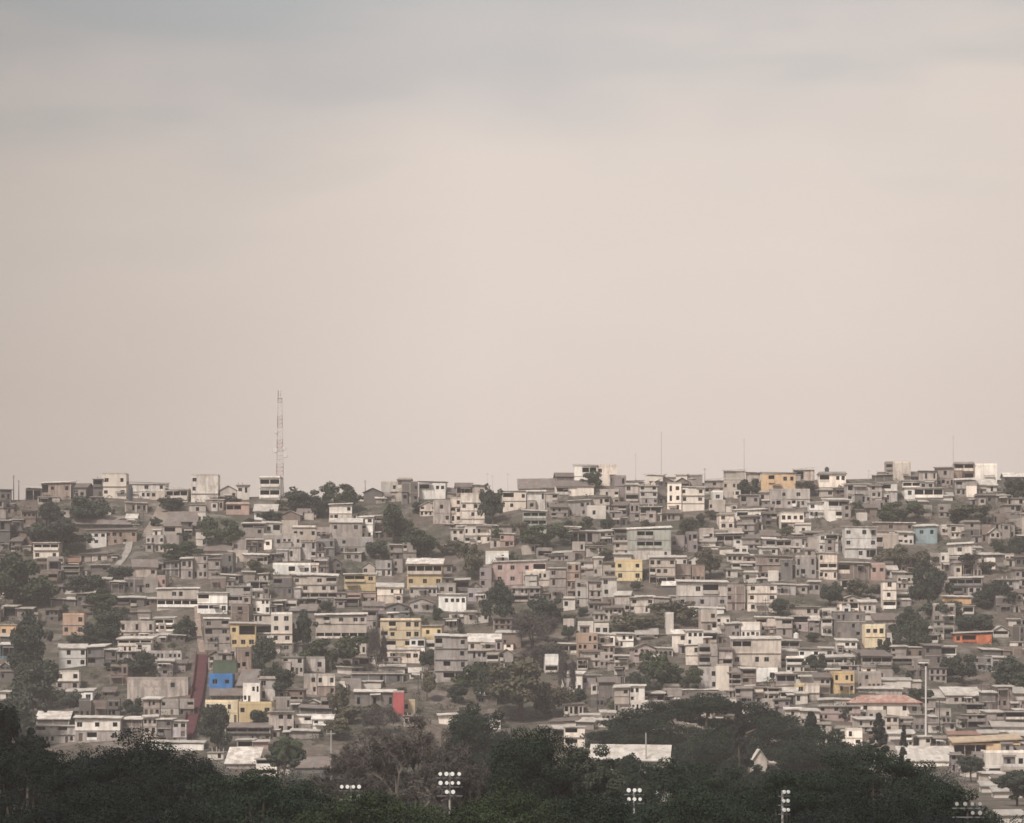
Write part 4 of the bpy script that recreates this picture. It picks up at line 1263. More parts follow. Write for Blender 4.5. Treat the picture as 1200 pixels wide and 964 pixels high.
for i, (cx, cy, w, h_, kd) in enumerate(TREES):
    q, dr, dist = locate(cx, cy, REFPTS); TR.append(dict(i=i, cx=cx, cy=cy, w=w, h=h_, kd=kd))
    size = 'small ' if w * h_ < 560 else ('large ' if w * h_ > 1700 else '')
    tfam.setdefault((size + KINDW[kd], dr, q[2]), []).append((dist, TR[-1]))
for (look, dr, ref), lst in tfam.items():
    lst.sort(key=lambda t: t[0])
    for i, (_, t) in enumerate(lst): t['label'] = f"{look}, {ORD[i]}{'one ' if i else ''}{dr} {ref}"
rt = random.Random(5)
for t in TR:
    if t['cx'] < 150 or t['cx'] > 1030: t['w'] *= 1.1; t['h'] *= 1.1
    x, y, z = hit(t['cx'], t['cy'] + t['h'] / 2)
    k = y / F; W = t['w'] * k; Hh = t['h'] * k
    y -= 1.5; x = (t['cx'] - 600) / F * y
    root = empty('bare_tree' if t['kd'] == 'k' else 'hillside_tree', (x, y, Zt(x, y)), rt.uniform(0, 6.28)); tag(root, t['label'], 'tree', 'trees between the houses')
    tm, cm = proto(t['kd'], rt.randint(0, 3))
    for nm, me_ in (('trunk', tm), ('crown', cm)):
        o = bpy.data.objects.new(nm, me_); C.objects.link(o); o.parent = root
    sx = W / 2 / 4.0; sz = 1.06 * Hh / (0.5 + 3.2 * 1.9); sx *= 1.22; sz *= 1.1
    root.scale = (sx, min(sx, 1.4 * sz), sz)

# the dark trees of the plain, each at its own distance
FORE = [  # name, label, photo x, top row, width px, height px, distance, kind, leaf count, material
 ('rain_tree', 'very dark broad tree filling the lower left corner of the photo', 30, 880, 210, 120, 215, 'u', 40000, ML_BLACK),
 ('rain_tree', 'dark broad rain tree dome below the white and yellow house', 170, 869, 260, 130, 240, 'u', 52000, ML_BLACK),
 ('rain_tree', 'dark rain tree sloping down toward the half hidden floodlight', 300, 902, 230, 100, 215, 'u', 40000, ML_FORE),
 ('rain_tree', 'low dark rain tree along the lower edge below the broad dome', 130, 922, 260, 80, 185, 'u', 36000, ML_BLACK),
 ('broadleaf_tree', 'black leafy tree rising against the slope at the left edge', -6, 812, 66, 120, 320, 'b', 16000, ML_BLACK),
 ('broadleaf_tree', 'black bushy tree beside the dark pale-roofed hut', 34, 858, 60, 60, 320, 'b', 14000, ML_BLACK),
 ('bare_tree', 'broad bare purplish-brown tree standing between the palm and the green trees', 486, 842, 180, 130, 313, 'r', 22000, ML_TWIG),
 ('bare_tree', 'smaller bare brown tree beside the broad bare tree', 415, 862, 110, 110, 324, 'r', 12000, ML_TWIG),
 ('bare_tree', 'low bare tree below and right of the broad bare tree', 540, 885, 90, 90, 301, 'r', 9000, ML_TWIG),
 ('broadleaf_tree', 'round dark green tree rising beside the broad bare tree', 562, 826, 90, 100, 600, 'b', 22000, ML_FORE),
 ('broadleaf_tree', 'wide green tree just below the small treetop hut and round dark tree', 626, 850, 130, 120, 301, 'b', 34000, ML_FORE),
 ('rain_tree', 'flat-topped light green rain tree at the lower edge beside the double-row floodlight', 595, 930, 190, 80, 200, 'u', 30000, ML_MID),
 ('rain_tree', 'low green rain tree at the lower edge below the broad bare tree', 440, 932, 220, 70, 195, 'u', 32000, ML_MID),
 ('umbrella_tree', 'great umbrella-shaped dark tree below the blank pale tower', 822, 818, 270, 74, 690, 'u', 85000, ML_FORE),
 ('broadleaf_tree', 'dark leafy tree in front of the long white treetop roof', 694, 884, 84, 80, 301, 'b', 26000, ML_DARK),
 ('rain_tree', 'dark spreading tree behind the compact floodlight', 810, 892, 200, 100, 290, 'u', 44000, ML_FORE),
 ('rain_tree', 'low dark tree at the lower edge right of the compact floodlight', 820, 928, 190, 80, 205, 'u', 30000, ML_FORE),
 ('rain_tree', 'low dark tree at the lower edge left of the compact floodlight', 685, 930, 170, 80, 210, 'u', 28000, ML_FORE),
 ('casuarina_tree', 'dark grey conifer-like tree standing inside the great umbrella tree', 866, 822, 36, 96, 600, 'c', 12000, ML_CONI),
 ('casuarina_tree', 'tall grey-green casuarina between the umbrella tree and the huge rain tree', 950, 834, 60, 100, 590, 'c', 16000, ML_CONI),
 ('broadleaf_tree', 'dark green tree at the foot of the tall casuarina', 968, 856, 100, 110, 570, 'b', 26000, ML_FORE),
 ('broadleaf_tree', 'dark tree between the casuarina and the tiny pointed shed', 932, 862, 46, 90, 580, 'b', 16000, ML_FORE),
 ('rain_tree', 'huge dark rain tree filling the lower right below the white roofs', 1022, 880, 260, 130, 240, 'u', 62000, ML_FORE),
 ('rain_tree', 'dark rain tree beside the dim floodlight at the lower right', 1100, 914, 120, 90, 225, 'u', 24000, ML_FORE),
 ('rain_tree', 'dark low tree beside the side-on floodlight', 930, 904, 170, 100, 225, 'u', 32000, ML_FORE),
 ('rain_tree', 'low dark tree at the lower edge below the huge rain tree', 1020, 932, 220, 70, 195, 'u', 30000, ML_BLACK),
 ('broadleaf_tree', 'dark leafy tree in the shade under the middle of the great umbrella tree', 838, 842, 110, 90, 615, 'b', 20000, ML_FORE),
 ('broadleaf_tree', 'dark bush between pale roofs at the lower right photo edge', 1192, 902, 50, 120, 600, 'b', 9000, ML_DARK),
 ('broadleaf_tree', 'dark bush in the lower right corner below a pale roof', 1150, 930, 64, 120, 300, 'b', 12000, ML_FORE),
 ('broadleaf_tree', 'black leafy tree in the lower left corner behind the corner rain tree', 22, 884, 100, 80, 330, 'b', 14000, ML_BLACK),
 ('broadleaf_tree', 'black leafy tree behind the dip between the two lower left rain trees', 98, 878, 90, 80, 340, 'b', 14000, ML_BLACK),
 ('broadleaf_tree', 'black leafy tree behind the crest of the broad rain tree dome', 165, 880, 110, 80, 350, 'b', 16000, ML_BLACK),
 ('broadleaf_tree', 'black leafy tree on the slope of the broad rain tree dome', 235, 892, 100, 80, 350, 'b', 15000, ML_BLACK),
 ('broadleaf_tree', 'dark leafy tree below the palm', 305, 908, 90, 70, 350, 'b', 13000, ML_FORE),
 ('broadleaf_tree', 'dark leafy tree between the palm and the half hidden floodlight', 368, 914, 90, 70, 345, 'b', 13000, ML_FORE),
 ('broadleaf_tree', 'dark leafy tree between the half hidden floodlight and the double-row floodlight', 465, 930, 90, 60, 330, 'b', 12000, ML_FORE),
 ('broadleaf_tree', 'dark leafy tree between the compact floodlight and the side-on floodlight', 850, 900, 100, 80, 360, 'b', 15000, ML_FORE),
 ('broadleaf_tree', 'dark leafy tree right of the side-on floodlight', 960, 905, 100, 80, 350, 'b', 15000, ML_FORE),
 ('broadleaf_tree', 'dark leafy tree on the outer slope of the huge rain tree', 1088, 904, 80, 70, 330, 'b', 14000, ML_FORE),
 ('broadleaf_tree', 'dark leafy tree covering the foot of the tiny white pointed gable', 890, 897, 50, 80, 540, 'b', 12000, ML_FORE),
 ('broadleaf_tree', 'dark leafy tree breaking the eave of the long white treetop roof', 733, 880, 44, 80, 540, 'b', 10000, ML_FORE),
 ('cypress_tree', 'slim dark cypress in front of the pale houses at the right tree mass', 1059, 850, 14, 42, 640, 'c', 2600, ML_CONI),
 ('cypress_tree', 'bushy dark cypress beside the slim cypress', 1030, 836, 34, 60, 640, 'c', 5000, ML_CONI),
 ('broadleaf_tree', 'dark round bush below the long tan-roofed house', 1138, 884, 36, 90, 690, 'b', 5000, ML_DARK),
 ('broadleaf_tree', 'dark round tree just behind the palm fronds', 333, 864, 44, 40, 625, 'b', 8000, ML_DARK),
 ('broadleaf_tree', 'dark leafy tree hiding the foot of the pale pole by the long white treetop roof', 752, 893, 70, 60, 430, 'b', 12000, ML_FORE),
]
for i, (nm, lab, cx, ytop, w, hp, D, kd, n, lm) in enumerate(FORE):
    x, y, ztop = at(cx, ytop, D); k = D / F
    g = Zt(x, y); R_ = w * k / 2; Hh = ztop - g; crown = min(hp * k, Hh - 2.0)
    rz = crown / 2 if kd != 'u' else crown * 0.62
    th = max(1.0, Hh - (rz * 1.85 if kd != 'u' else rz * 1.45))
    if kd == 'c': th = max(1.0, Hh - crown); rz = (Hh - th) / 2
    if kd == 'r': rz = (Hh - th) / 2
    tm, cm = make_tree('B' if kd == 'b' else kd, R_, min(R_, 9.0), rz, th, int(n * 1.5), (0.42 if nm == 'umbrella_tree' else max(0.13, 0.00066 * D)) if kd != 'r' else 0.0009 * D, lm, 300 + i, M_PBARK if kd == 'r' else M_BARK)
    root = empty(nm, (x, y, g)); tag(root, lab, 'tree', 'dark trees along the foot of the hill')
    for pn, me_ in (('trunk', tm), ('crown', cm)):
        o = bpy.data.objects.new(pn, me_); C.objects.link(o); o.parent = root
for lab, cx, ytop, D in (('palm with drooping fronds standing left of the broad bare tree', 335, 862, 600),):
    x, y, zt = at(cx, ytop + 12, D); g = Zt(x, y)
    tm, cm = make_palm(zt - g, 9); root = empty('palm_tree', (x, y, g)); tag(root, lab, 'palm')
    for pn, me_ in (('trunk', tm), ('crown', cm)):
        o = bpy.data.objects.new(pn, me_); C.objects.link(o); o.parent = root

# ------------------------------------------------------------------ the rest of the houses as one mass, and fillers between
mass = MB()
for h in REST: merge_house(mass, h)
rf_ = random.Random(21)
def taken(px, py):
    for h in H:
        if h['x0'] - 3 < px < h['x1'] + 3 and h['y0'] - 2 < py < h['y1'] + 6: return True
    for t in TR:
        if ((px - t['cx']) / (t['w'] * 0.5 + 4)) ** 2 + ((py - t['cy'] - 4) / (t['h'] * 0.5 + 5)) ** 2 < 1: return True
    if 168 < px < 200 and 585 < py < 628: return True
    if 134 < px < 165 and 620 < py < 668: return True
    if 214 < px < 248 and 690 < py < 872: return True
    if 640 < px < 690 and 790 < py < 835 : return True
    if 470 < px < 570 and 790 < py < 850 : return True
    if px < 120 and 730 < py: return True
    return False
nfill = 0; NCAT = len(H)
for gy in range(590, 905, 8):
    for gx in range(-10, 1215, 12):
        px = gx + rf_.uniform(-6, 6); py = gy + rf_.uniform(-4, 4)
        if py < vr(px) + 16 or taken(px, py): continue
        if py > 855 and px < 900: continue
        w = rf_.uniform(11, 24); hh = rf_.uniform(10, 24)
        dark = px < 130; bad = False  # huts on the left are darkened too, shade put into their colours
        for q in H[:NCAT]:
            ix = min(q['x1'], px + w / 2 + 2) - max(q['x0'], px - w / 2 - 2); iy = min(q['y1'], py) - max(q['y0'], py - hh)
            if ix > 0 and iy > 0 and q['y1'] < py + 2 and ix * iy > (0.06 if q['ref'] else 0.3) * q['area']: bad = True; break
        if bad: continue
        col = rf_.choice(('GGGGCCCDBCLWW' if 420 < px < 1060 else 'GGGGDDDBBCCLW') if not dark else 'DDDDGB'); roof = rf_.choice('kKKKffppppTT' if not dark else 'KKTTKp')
        rows = '/'.join(''.join(rf_.choice('oL.n.') for _ in range(max(2, round(w / 6)))) for _ in range(1 if hh < 15 else 2))
        h = dict(x0=px - w / 2, x1=px + w / 2, y0=py - hh, y1=py, col=col, roof=roof, rows=rows, rh=None, label=None, ref=None, seed=9000 + nfill)
        measure(h, rf_); merge_house(mass, h); nfill += 1
        H.append(h)
print('fillers', nfill, 'houses', len(H))
o = mass.build('small_hillside_housing'); tag(o, 'jumble of small grey and pale huts packed into the gaps between the larger houses', 'housing', kind='stuff')

# shrubs and small trees in the open spots that remain
sf = {}; SH = []
for gy in range(596, 860, 7):
    for gx in range(5, 1200, 9):
        px = gx + rf_.uniform(-5, 5); py = gy + rf_.uniform(-3, 3)
        if py < vr(px) + 14 or (py > 845 and px < 940) or taken(px, py) or any(math.hypot(px - a, (py - b_) * 1.5) < 15 for a, b_ in SH) or len(SH) >= 110: continue
        if rf_.random() < 0.5: continue
        SH.append((px, py)); q, dr, dist = locate(px, py, REFPTS)
        kd = rf_.choice('bdddgs'); sf.setdefault((dr, q[2], kd), []).append((dist, px, py))
NAMEK = {'b': 'bright green bushy shrub', 'd': 'dark bushy shrub', 'g': 'dusty olive shrub', 's': 'sparse green shrub'}
for (dr, ref, kd), lst in sf.items():
    lst.sort()
    for i, (_, px, py) in enumerate(lst):
        x, y, z = hit(px, py + 4); k = y / F; W = rf_.uniform(11, 21) * k; Hh = W * rf_.uniform(0.6, 1.1)
        root = empty('shrub', (x, y, z), rf_.uniform(0, 6.28)); tag(root, f"{NAMEK[kd]}, {ORD[i]}{'one ' if i else ''}{dr} {ref}", 'shrub', 'shrubs in the gaps between houses')
        tm, cm = proto(kd, rf_.randint(0, 3))
        for nm, me_ in (('trunk', tm), ('crown', cm)):
            o = bpy.data.objects.new(nm, me_); C.objects.link(o); o.parent = root
        root.scale = (W / 8, W / 8, Hh / 6.4)
print('shrubs', len(SH))
# scrub on the open slope
rng = np.random.default_rng(77); cs = []; rs = []
while len(cs) < 2300:
    x, y = rng.uniform(-215, 215), rng.uniform(735, 1066)
    if abs(x) > y / F * 640: continue
    px, py = 600 + x / y * F, VH - (Zt(x, y) - ZC) / y * F
    if 168 < px < 200 and 585 < py < 628 or 134 < px < 165 and 620 < py < 668 or 217 < px < 245 and 690 < py < 872: continue
    s = rng.uniform(0.4, 1.9); cs.append((x, y, Zt(x, y) + s * 0.3)); rs.append((s, s, s * 0.75))
me_ = leaf_mesh('scrub', leaves(np.array(cs), np.array(rs), 75000, 0.42, rng), ML_SCRUB)
o = bpy.data.objects.new('scrub', me_); C.objects.link(o); tag(o, 'low olive scrub growing on the bare slope between houses', 'scrub', kind='stuff')

# undergrowth filling the plain below the big trees
cs = []; rs = []
while len(cs) < 1100:
    x, y = rng.uniform(-130, 130), rng.uniform(165, 715)
    if abs(x) > y / F * 640: continue
    if x / y * F > 530 and y > 500: continue
    s = rng.uniform(1.2, 3.6); cs.append((x, y, Zt(x, y) + s * 0.4)); rs.append((s, s, s * 0.8))
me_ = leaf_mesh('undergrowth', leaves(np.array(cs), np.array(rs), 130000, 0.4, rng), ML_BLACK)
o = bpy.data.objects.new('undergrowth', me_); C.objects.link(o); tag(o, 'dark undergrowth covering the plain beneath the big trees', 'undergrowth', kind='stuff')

# ------------------------------------------------------------------ paths, stairway
strip('road', [(196, 584), (190, 600), (183, 616), (176, 628)], (4.5, 6.0), M_ROAD)
strip('path', [(146, 622), (152, 634), (150, 645), (143, 656), (138, 662)], 2.2, M_ROAD)

def stairway():
    pts = [(237, 768), (235, 790), (230, 822), (223, 852), (218, 872)]
    P = [np.array(hit(*p)) for p in pts]
    Q = []
    for a, b_ in zip(P, P[1:]):
        n = max(2, int(abs(b_[1] - a[1]) / 0.9)); Q += [a + (b_ - a) * i / n for i in range(n)]
    root = empty('stairway', tuple(P[-1])); tag(root, 'long red-painted stairway running straight down the slope beside the blue house', 'stairway')
    st = MB(); l = MB(); r_ = MB(); off = P[-1]
    prev = None
    for i, p in enumerate(Q):
        wid = 1.45
        z = max(Zt(p[0] + s, p[1]) for s in (-wid, 0, wid)) + 0.3 - off[2]; x = p[0] - off[0]; y = p[1] - off[1]
        nxt = Q[i + 1] if i + 1 < len(Q) else P[-1]
        y2 = nxt[1] - off[1]; 
        st.box(x - wid, x + wid, y2, y, z - 3, z, M_STAIR)
        l.box(x - wid - 0.25, x - wid - 0.002, y2, y, z - 3, z + 0.85, M_STAIRW); r_.box(x + wid + 0.002, x + wid + 0.25, y2, y, z - 3, z + 0.85, M_STAIRW)
    st.build('steps', root); l.build('side_wall', root); r_.build('side_wall', root)
stairway()

strip('footpath', [(231, 700), (232, 735), (237, 764)], 1.8, MW['B'])
# ------------------------------------------------------------------ masts, poles, lights
def lattice_mast():
    x, y, z = hit(328, 576); y = YR + 4; x = (328 - 600) / F * y; z = Zt(x, y); k = y / F
    top = ZC + (VH - 458) * k; Hm = top - z; root = empty('lattice_mast', (x, y, z)); tag(root, 'tall red and white lattice radio mast rising far above the ridge', 'mast')
    n = 9; wd = lambda t: 2.6 * (1 - t) + 1.25 * t
    for i in range(n):
        t0, t1 = i / n, (i + 1) / n; mb = MB(); m = M_MRED if i % 2 == 0 else M_MWHT
        sub = 3
        for s in range(sub):
            a, b_ = t0 + (t1 - t0) * s / sub, t0 + (t1 - t0) * (s + 1) / sub
            ca = [(sx * wd(a) / 2, sy * wd(a) / 2, a * Hm) for sx, sy in ((-1,-1),(1,-1),(1,1),(-1,1))]; cb = [(sx * wd(b_) / 2, sy * wd(b_) / 2, b_ * Hm) for sx, sy in ((-1,-1),(1,-1),(1,1),(-1,1))]
            for j in range(4):
                g = (j + 1) % 4
                mb.tube(ca[j], cb[j], 0.06, 0.06, m, 4); mb.tube(ca[j], ca[g], 0.04, 0.04, m, 4); mb.tube(ca[j], cb[g], 0.04, 0.04, m, 4)
        mb.build('mast_section', root)
    for zz, r_, dx in ((0.45, 0.9, -1.6), (0.47, 0.7, 1.6), (0.62, 0.55, -1.3), (0.40, 0.8, 1.9)):
        d = MB(); d.tube((dx, -0.9, zz * Hm), (dx, -1.5, zz * Hm), r_, r_ * 0.9, M_MWHT, 12); d.tube((0, -0.6, zz * Hm), (dx, -0.95, zz * Hm), 0.06, 0.06, M_POLE, 4); d.build('dish', root)
    for a in (-0.8, 0.8, 0.0):
        d = MB(); d.box(a - 0.15, a + 0.15, -1.1, -0.85, Hm * 0.93, Hm * 1.0, M_MWHT); d.tube((a, -0.7, Hm * 0.955), (a, -0.86, Hm * 0.955), 0.05, 0.05, M_POLE, 4); d.build('panel_antenna', root)
lattice_mast()

def thin_mast(px, ytop, ybase, lab, r_=0.09, m=M_POLE, guys=True):
    y = YR - 2; x = (px - 600) / F * y; z = Zt(x, y) - 0.5
    top = ZC + (VH - ytop) * y / F; Hm = top - z
    root = empty('antenna_mast', (x, y, z)); tag(root, lab, 'antenna', 'thin antenna masts on the skyline')
    p = MB(); p.tube((0, 0, 0), (0, 0, Hm * 0.55), r_ * 1.3, r_, m, 6); p.tube((0, 0, Hm * 0.55), (0, 0, Hm), r_, r_ * 0.5, m, 6); p.build('pole', root)
    c = MB(); c.tube((-0.5, 0, Hm * 0.93), (0.5, 0, Hm * 0.93), 0.04, 0.04, m, 4); c.tube((-0.35, 0, Hm * 0.97), (0.35, 0, Hm * 0.97), 0.04, 0.04, m, 4); c.build('crossbar', root)
thin_mast(775, 505, 556, 'tallest thin grey mast on the skyline above the big white house', 0.12)
thin_mast(872, 513, 552, 'thin grey mast on the skyline just left of the orange skyline house', 0.1)
thin_mast(1117, 509, 548, 'thin grey mast on the skyline above the blank white gable', 0.1)
thin_mast(16, 556, 582, 'dark short pole at the far left skyline, the taller of two', 0.17, M_DPOLE)
thin_mast(22, 562, 582, 'dark short pole at the far left skyline, the shorter of two', 0.15, M_DPOLE)
thin_mast(745, 530, 560, 'short faint rod on the skyline left of the tallest thin mast', 0.07)
thin_mast(1018, 550, 562, 'short thin rod beside the white tank-topped house', 0.08)
thin_mast(571, 553, 575, 'thin steel rod at the dark tree top near the ridge centre', 0.06)
thin_mast(577, 556, 575, 'shorter thin steel rod beside another near the ridge centre', 0.06)
thin_mast(595, 554, 575, 'lone thin steel rod on the ridge right of the rod pair', 0.06)
thin_mast(826, 548, 562, 'small cross-topped antenna between the big white house and the ridge tree', 0.09, M_DPOLE)
thin_mast(428, 562, 582, 'small dark antenna on the ridge right of the green ridge trees', 0.14, M_DPOLE)

def street_pole(px, ytop, ybase, r_, lab, arm=True, m=M_POLE, D=None):
    x, y, z = hit(px, ybase)
    if D: x, y, z = at(px, ybase, D); z = Zt(x, y)
    top = ZC + (VH - ytop) * y / F; Hm = top - z
    root = empty('utility_pole', (x, y, z)); tag(root, lab, 'pole', 'poles at the foot of the hill')
    p = MB(); p.tube((0, 0, -0.6), (0, 0, Hm), r_, r_ * 0.7, m, 8); p.build('pole', root)
    if arm:
        c = MB(); c.box(-0.9, 0.9, -0.06, 0.06, Hm - 0.75, Hm - 0.6, m)
        for dx in (-0.8, 0, 0.8): c.tube((dx, 0, Hm - 0.6), (dx, 0, Hm - 0.4), 0.05, 0.04, M_DPOLE, 5)
        c.build('crossarm', root)
street_pole(1085, 780, 874, 0.27, 'tall thick pale pole standing in front of the lower right houses', False, M_MWHT)
street_pole(388, 855, 902, 0.17, 'pale utility pole at the edge of the bare tree', True, D=640)
street_pole(757, 858, 892, 0.17, 'pale utility pole by the long white treetop roof', False, D=620)
street_pole(1101, 820, 868, 0.16, 'slim utility pole right of the tall thick pale pole', True, M_DPOLE)
street_pole(490, 790, 812, 0.12, 'slim pole on the bare slope beside the red tower house', True, M_DPOLE)

for px_, yt_, yb_, lab_ in ((612, 668, 690, 'slim dark pole rising before the pinkish long-roofed house'), (897, 700, 728, 'slim dark pole beside the tall cream window house'), (452, 760, 786, 'slim dark pole beside the creamy yellow house'),
                       (700, 800, 832, 'slim dark pole on the brown slope above the white treeline building'), (1002, 800, 832, 'slim dark pole by the red-tiled house'), (168, 596, 618, 'slim dark pole beside the pale steep road'), (1150, 800, 830, 'slim dark pole above the long tan-roofed house')):
    street_pole(px_, yt_, yb_, 0.11, lab_, True, M_DPOLE)

def floodlight(px, ytop, D, rows, sp, lab, turn=0.0, dim=False):
    x, y, z = at(px, ytop, D); g = Zt(x, y); k = D / F; Hm = z - g
    root = empty('floodlight_pole', (x, y, g), turn); tag(root, lab, 'floodlight', 'sports ground floodlights among the dark trees')
    rowdz = 10.5 * k
    p = MB(); p.tube((0, 0, -0.5), (0, 0, Hm + 0.1), 0.13, 0.07, M_POLE if not dim else M_DPOLE, 8); p.build('pole', root)
    for ri, row in enumerate(rows):
        zz = Hm - ri * rowdz; ww = (len(row) - 1) * sp * k / 2 + 0.3
        a = MB(); a.box(-ww, ww, -0.3, -0.2, zz - 2.5 * k - 0.2, zz - 2.5 * k - 0.12, M_HOUS); a.build('crossarm', root)
        for i, ch in enumerate(row):
            if ch == '.': continue
            lx = (i - (len(row) - 1) / 2) * sp * k
            l = MB(); rr = 2.4 * k * rf_.uniform(0.85, 1.12); lx += rf_.uniform(-0.5, 0.5) * k
            l.tube((lx, -0.45, zz), (lx, -0.2, zz + 0.02), rr, rr * 0.6, M_HOUS, 12); l.tube((lx, -0.26, zz - rr), (lx, -0.26, zz - rr - 0.12), 0.03, 0.03, M_HOUS, 5)
            lo = l.build('lamp', root)
            g2 = MB(); g2.tube((lx, -0.5, zz - 0.003), (lx, -0.453, zz), rr * 0.92, rr * 0.97, M_LENS if not dim else M_POLE, 12); g2.build('lens', lo)
floodlight(527, 906, 255, ['oooo', 'oooo', '.oo.'], 7.2, 'floodlight pole with two full rows of round lamps and two lower lamps')
floodlight(411, 921, 262, ['oooo', '...o'], 6.5, 'floodlight half hidden by trees with four lamps and one below')
floodlight(743, 925, 215, ['ooo', 'ooo'], 6.5, 'compact floodlight pole with two rows of three lamps')
floodlight(917, 927, 215, ['oo', 'oo', 'oo'], 6.0, 'narrow side-on floodlight with lamps stacked three high', 0.5)
floodlight(1134, 941, 215, ['oooo', '..oo'], 9.0, 'dim unlit floodlight in front of the dark lower right trees', 0.0, True)

# water tanks standing on roofs
TANKS = [(153, 559, 582, 'black water tank on the edge of the white cube on the skyline'), (969, 547, 554, 'dark water tank on top of the white skyline house'), (8, 573, 584, 'dark water tank on the leftmost ridge house'),
         (847, 733, 741, 'pale round tank among roofs in the middle right'), (854, 728, 738, 'larger pale round tank beside another among middle right roofs'), (933, 735, 743, 'white round-topped tank by the lilac-grey middle right house')]
for px, yt, yb, lab in TANKS:
    best = None
    for h in MAIN:
        if h['x0'] - 4 < px < h['x1'] + 4 and abs(h['y0'] - yb) < 12:
            if best is None or abs(h['y0'] - yb) < abs(best['y0'] - yb): best = h
    if best is None: continue
    x0, y, z = best['pos']; y += 1.6; k = y / F
    x = (px - 600) / F * y; zb = z + best['H'] + (0.35 if best['roof'] in 'kKtT' else 0.02)
    r_ = 0.75; hh = max(1.5, (yb - yt) * k * 0.8)
    root = empty('water_tank', (x, y, zb)); tag(root, lab, 'water tank', 'water tanks on roofs')
    m = M_TANK if 'pale' not in lab and 'white' not in lab.split('tank')[0] else MW['W']
    st = MB()
    for sx in (-0.5, 0.5):
        for sy in (-0.5, 0.5): st.box(sx - 0.06, sx + 0.06, sy - 0.06, sy + 0.06, -0.3, 0.38, M_CONC)
    st.box(-0.8, 0.8, -0.8, 0.8, 0.383, 0.48, M_CONC); st.build('stand', root)
    t = MB(); t.tube((0, 0, 0.483), (0, 0, 0.483 + hh * 0.8), r_, r_, m, 16); t.tube((0, 0, 0.485 + hh * 0.8), (0, 0, 0.483 + hh), r_, r_ * 0.4, m, 16); t.build('tank', root)
    l = MB(); l.tube((0, 0, 0.486 + hh), (0, 0, 0.486 + hh + 0.12), 0.28, 0.26, m, 12); l.build('lid', root)

# ------------------------------------------------------------------ haze
hz = MB(); hz.box(-1560, 1560, -260, 3300, -36, 152, None)
hz.mats = []; hz.m = [0] * 6
m = bpy.data.materials.new('haze_air'); m.use_nodes = True; nt = m.node_tree
nt.nodes.remove(nt.nodes['Principled BSDF'])
pv = N(nt, 'ShaderNodeVolumePrincipled'); pv.inputs['Color'].default_value = (0.87, 0.815, 0.81, 1); pv.inputs['Density'].default_value = 0.00017
pv.inputs['Anisotropy'].default_value = 0.0
nt.links.new(pv.outputs[0], nt.nodes['Material Output'].inputs['Volume'])
hz.mats = [m]
o = hz.build('haze'); tag(o, 'pale warm haze hanging over the whole hillside', 'haze', kind='stuff')

# ------------------------------------------------------------------ sky and sun
SUN_EL, SUN_AZ = radians(47), radians(212)      # behind the camera, a little to one side
w = bpy.data.worlds.new('World'); sc.world = w; w.use_nodes = True; nt = w.node_tree
bg = nt.nodes['Background']; out = nt.nodes['World Output']
sky = N(nt, 'ShaderNodeTexSky'); sky.sky_type = 'NISHITA'; sky.sun_disc = False; sky.sun_elevation = SUN_EL; sky.sun_rotation = SUN_AZ
sky.dust_density = 5.0; sky.air_density = 1.5
tc = N(nt, 'ShaderNodeTexCoord'); d = tc.outputs['Generated']
sep = N(nt, 'ShaderNodeSeparateXYZ'); nt.links.new(d, sep.inputs[0])
# overcast layer: colour by elevation, broken into long flat bands
band = noise(nt, scaled(nt, d, (5.0, 1.2, 11.0)), 1.3, 3, 0.45)
warp = mapr(nt, band, 0.3, 0.7, -0.034, 0.034)
el = N(nt, 'ShaderNodeMath', operation='ADD'); nt.links.new(sep.outputs[2], el.inputs[0]); nt.links.new(warp, el.inputs[1])
ramp = N(nt, 'ShaderNodeValToRGB'); nt.links.new(mapr(nt, el.outputs[0], 0.0, 0.5, 0, 1), ramp.inputs[0])
cr = ramp.color_ramp
stops = [(0.0, (0.68, 0.595, 0.535)), (0.144, (0.725, 0.635, 0.57)), (0.276, (0.765, 0.682, 0.618)), (0.335, (0.735, 0.665, 0.61)), (0.38, (0.655, 0.612, 0.58)), (0.43, (0.57, 0.55, 0.54)), (1.0, (0.58, 0.575, 0.58))]
while len(cr.elements) < len(stops): cr.elements.new(0.5)
for e, (p, c_) in zip(cr.elements, stops): e.position = p; e.color = (*c_, 1)
gap = mapr(nt, noise(nt, scaled(nt, d, (3.0, 1.0, 14.0)), 2.2, 3, 0.5), 0.48, 0.66, 0, 0.75)
hi = mapr(nt, sep.outputs[2], 0.13, 0.22, 0, 1)
gm = N(nt, 'ShaderNodeMath', operation='MULTIPLY'); nt.links.new(gap, gm.inputs[0]); nt.links.new(hi, gm.inputs[1])
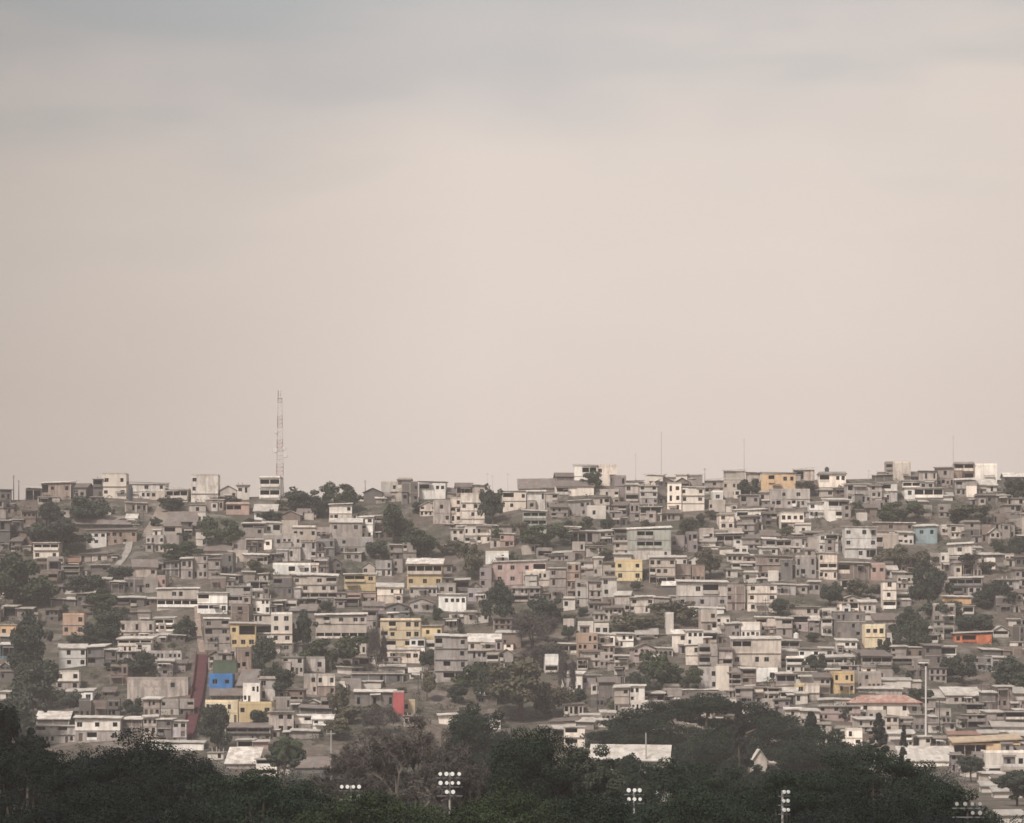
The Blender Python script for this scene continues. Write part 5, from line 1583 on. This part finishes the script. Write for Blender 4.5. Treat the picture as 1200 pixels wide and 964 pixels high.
cl = mixrgb(nt, ramp.outputs[0], (0.45, 0.49, 0.50), gm.outputs[0])
sideA = mapr(nt, sep.outputs[0], -0.17, -0.01, 0.69, 1.0); sideB = mapr(nt, sep.outputs[0], 0.1, 0.2, 1.0, 0.92)
sd = N(nt, 'ShaderNodeMath', operation='MULTIPLY'); nt.links.new(sideA, sd.inputs[0]); nt.links.new(sideB, sd.inputs[1]); side = sd.outputs[0]
sm = N(nt, 'ShaderNodeVectorMath', operation='SCALE'); nt.links.new(cl, sm.inputs[0]); nt.links.new(side, sm.inputs[3])
# the clear sky behind the cloud sheet shows through only a little
k = N(nt, 'ShaderNodeVectorMath', operation='SCALE'); nt.links.new(sky.outputs[0], k.inputs[0]); k.inputs[3].default_value = 0.06
fin = mixrgb(nt, sm.outputs[0], k.outputs[0], 0.08)
k2 = N(nt, 'ShaderNodeVectorMath', operation='SCALE'); nt.links.new(mixrgb(nt, fin, (1.02, 0.994, 0.985), 1.0, 'MULTIPLY'), k2.inputs[0]); k2.inputs[3].default_value = 0.395
nt.links.new(k2.outputs[0], bg.inputs['Color']); bg.inputs['Strength'].default_value = 1.0

sl = bpy.data.lights.new('sun', 'SUN'); so = bpy.data.objects.new('sun', sl); C.objects.link(so)
sl.energy = 1.5; sl.angle = radians(11); sl.color = (1.0, 0.925, 0.85)
# Nishita: rotation is measured from +Y, clockwise seen from above
dirv = (sin(SUN_AZ) * cos(SUN_EL), cos(SUN_AZ) * cos(SUN_EL), sin(SUN_EL))
from mathutils import Vector
so.rotation_euler = Vector(dirv).to_track_quat('Z', 'Y').to_euler()

# ------------------------------------------------------------------ render settings
sc.view_settings.view_transform = 'Standard'; sc.view_settings.look = 'None'; sc.view_settings.exposure = 1.45; sc.view_settings.gamma = 1.0; sc.view_settings.use_curve_mapping = False
sc.cycles.use_denoising = True
sc.cycles.max_bounces = 6; sc.cycles.diffuse_bounces = 3; sc.cycles.volume_bounces = 1; sc.cycles.transparent_max_bounces = 8
sc.cycles.filter_width = 1.6
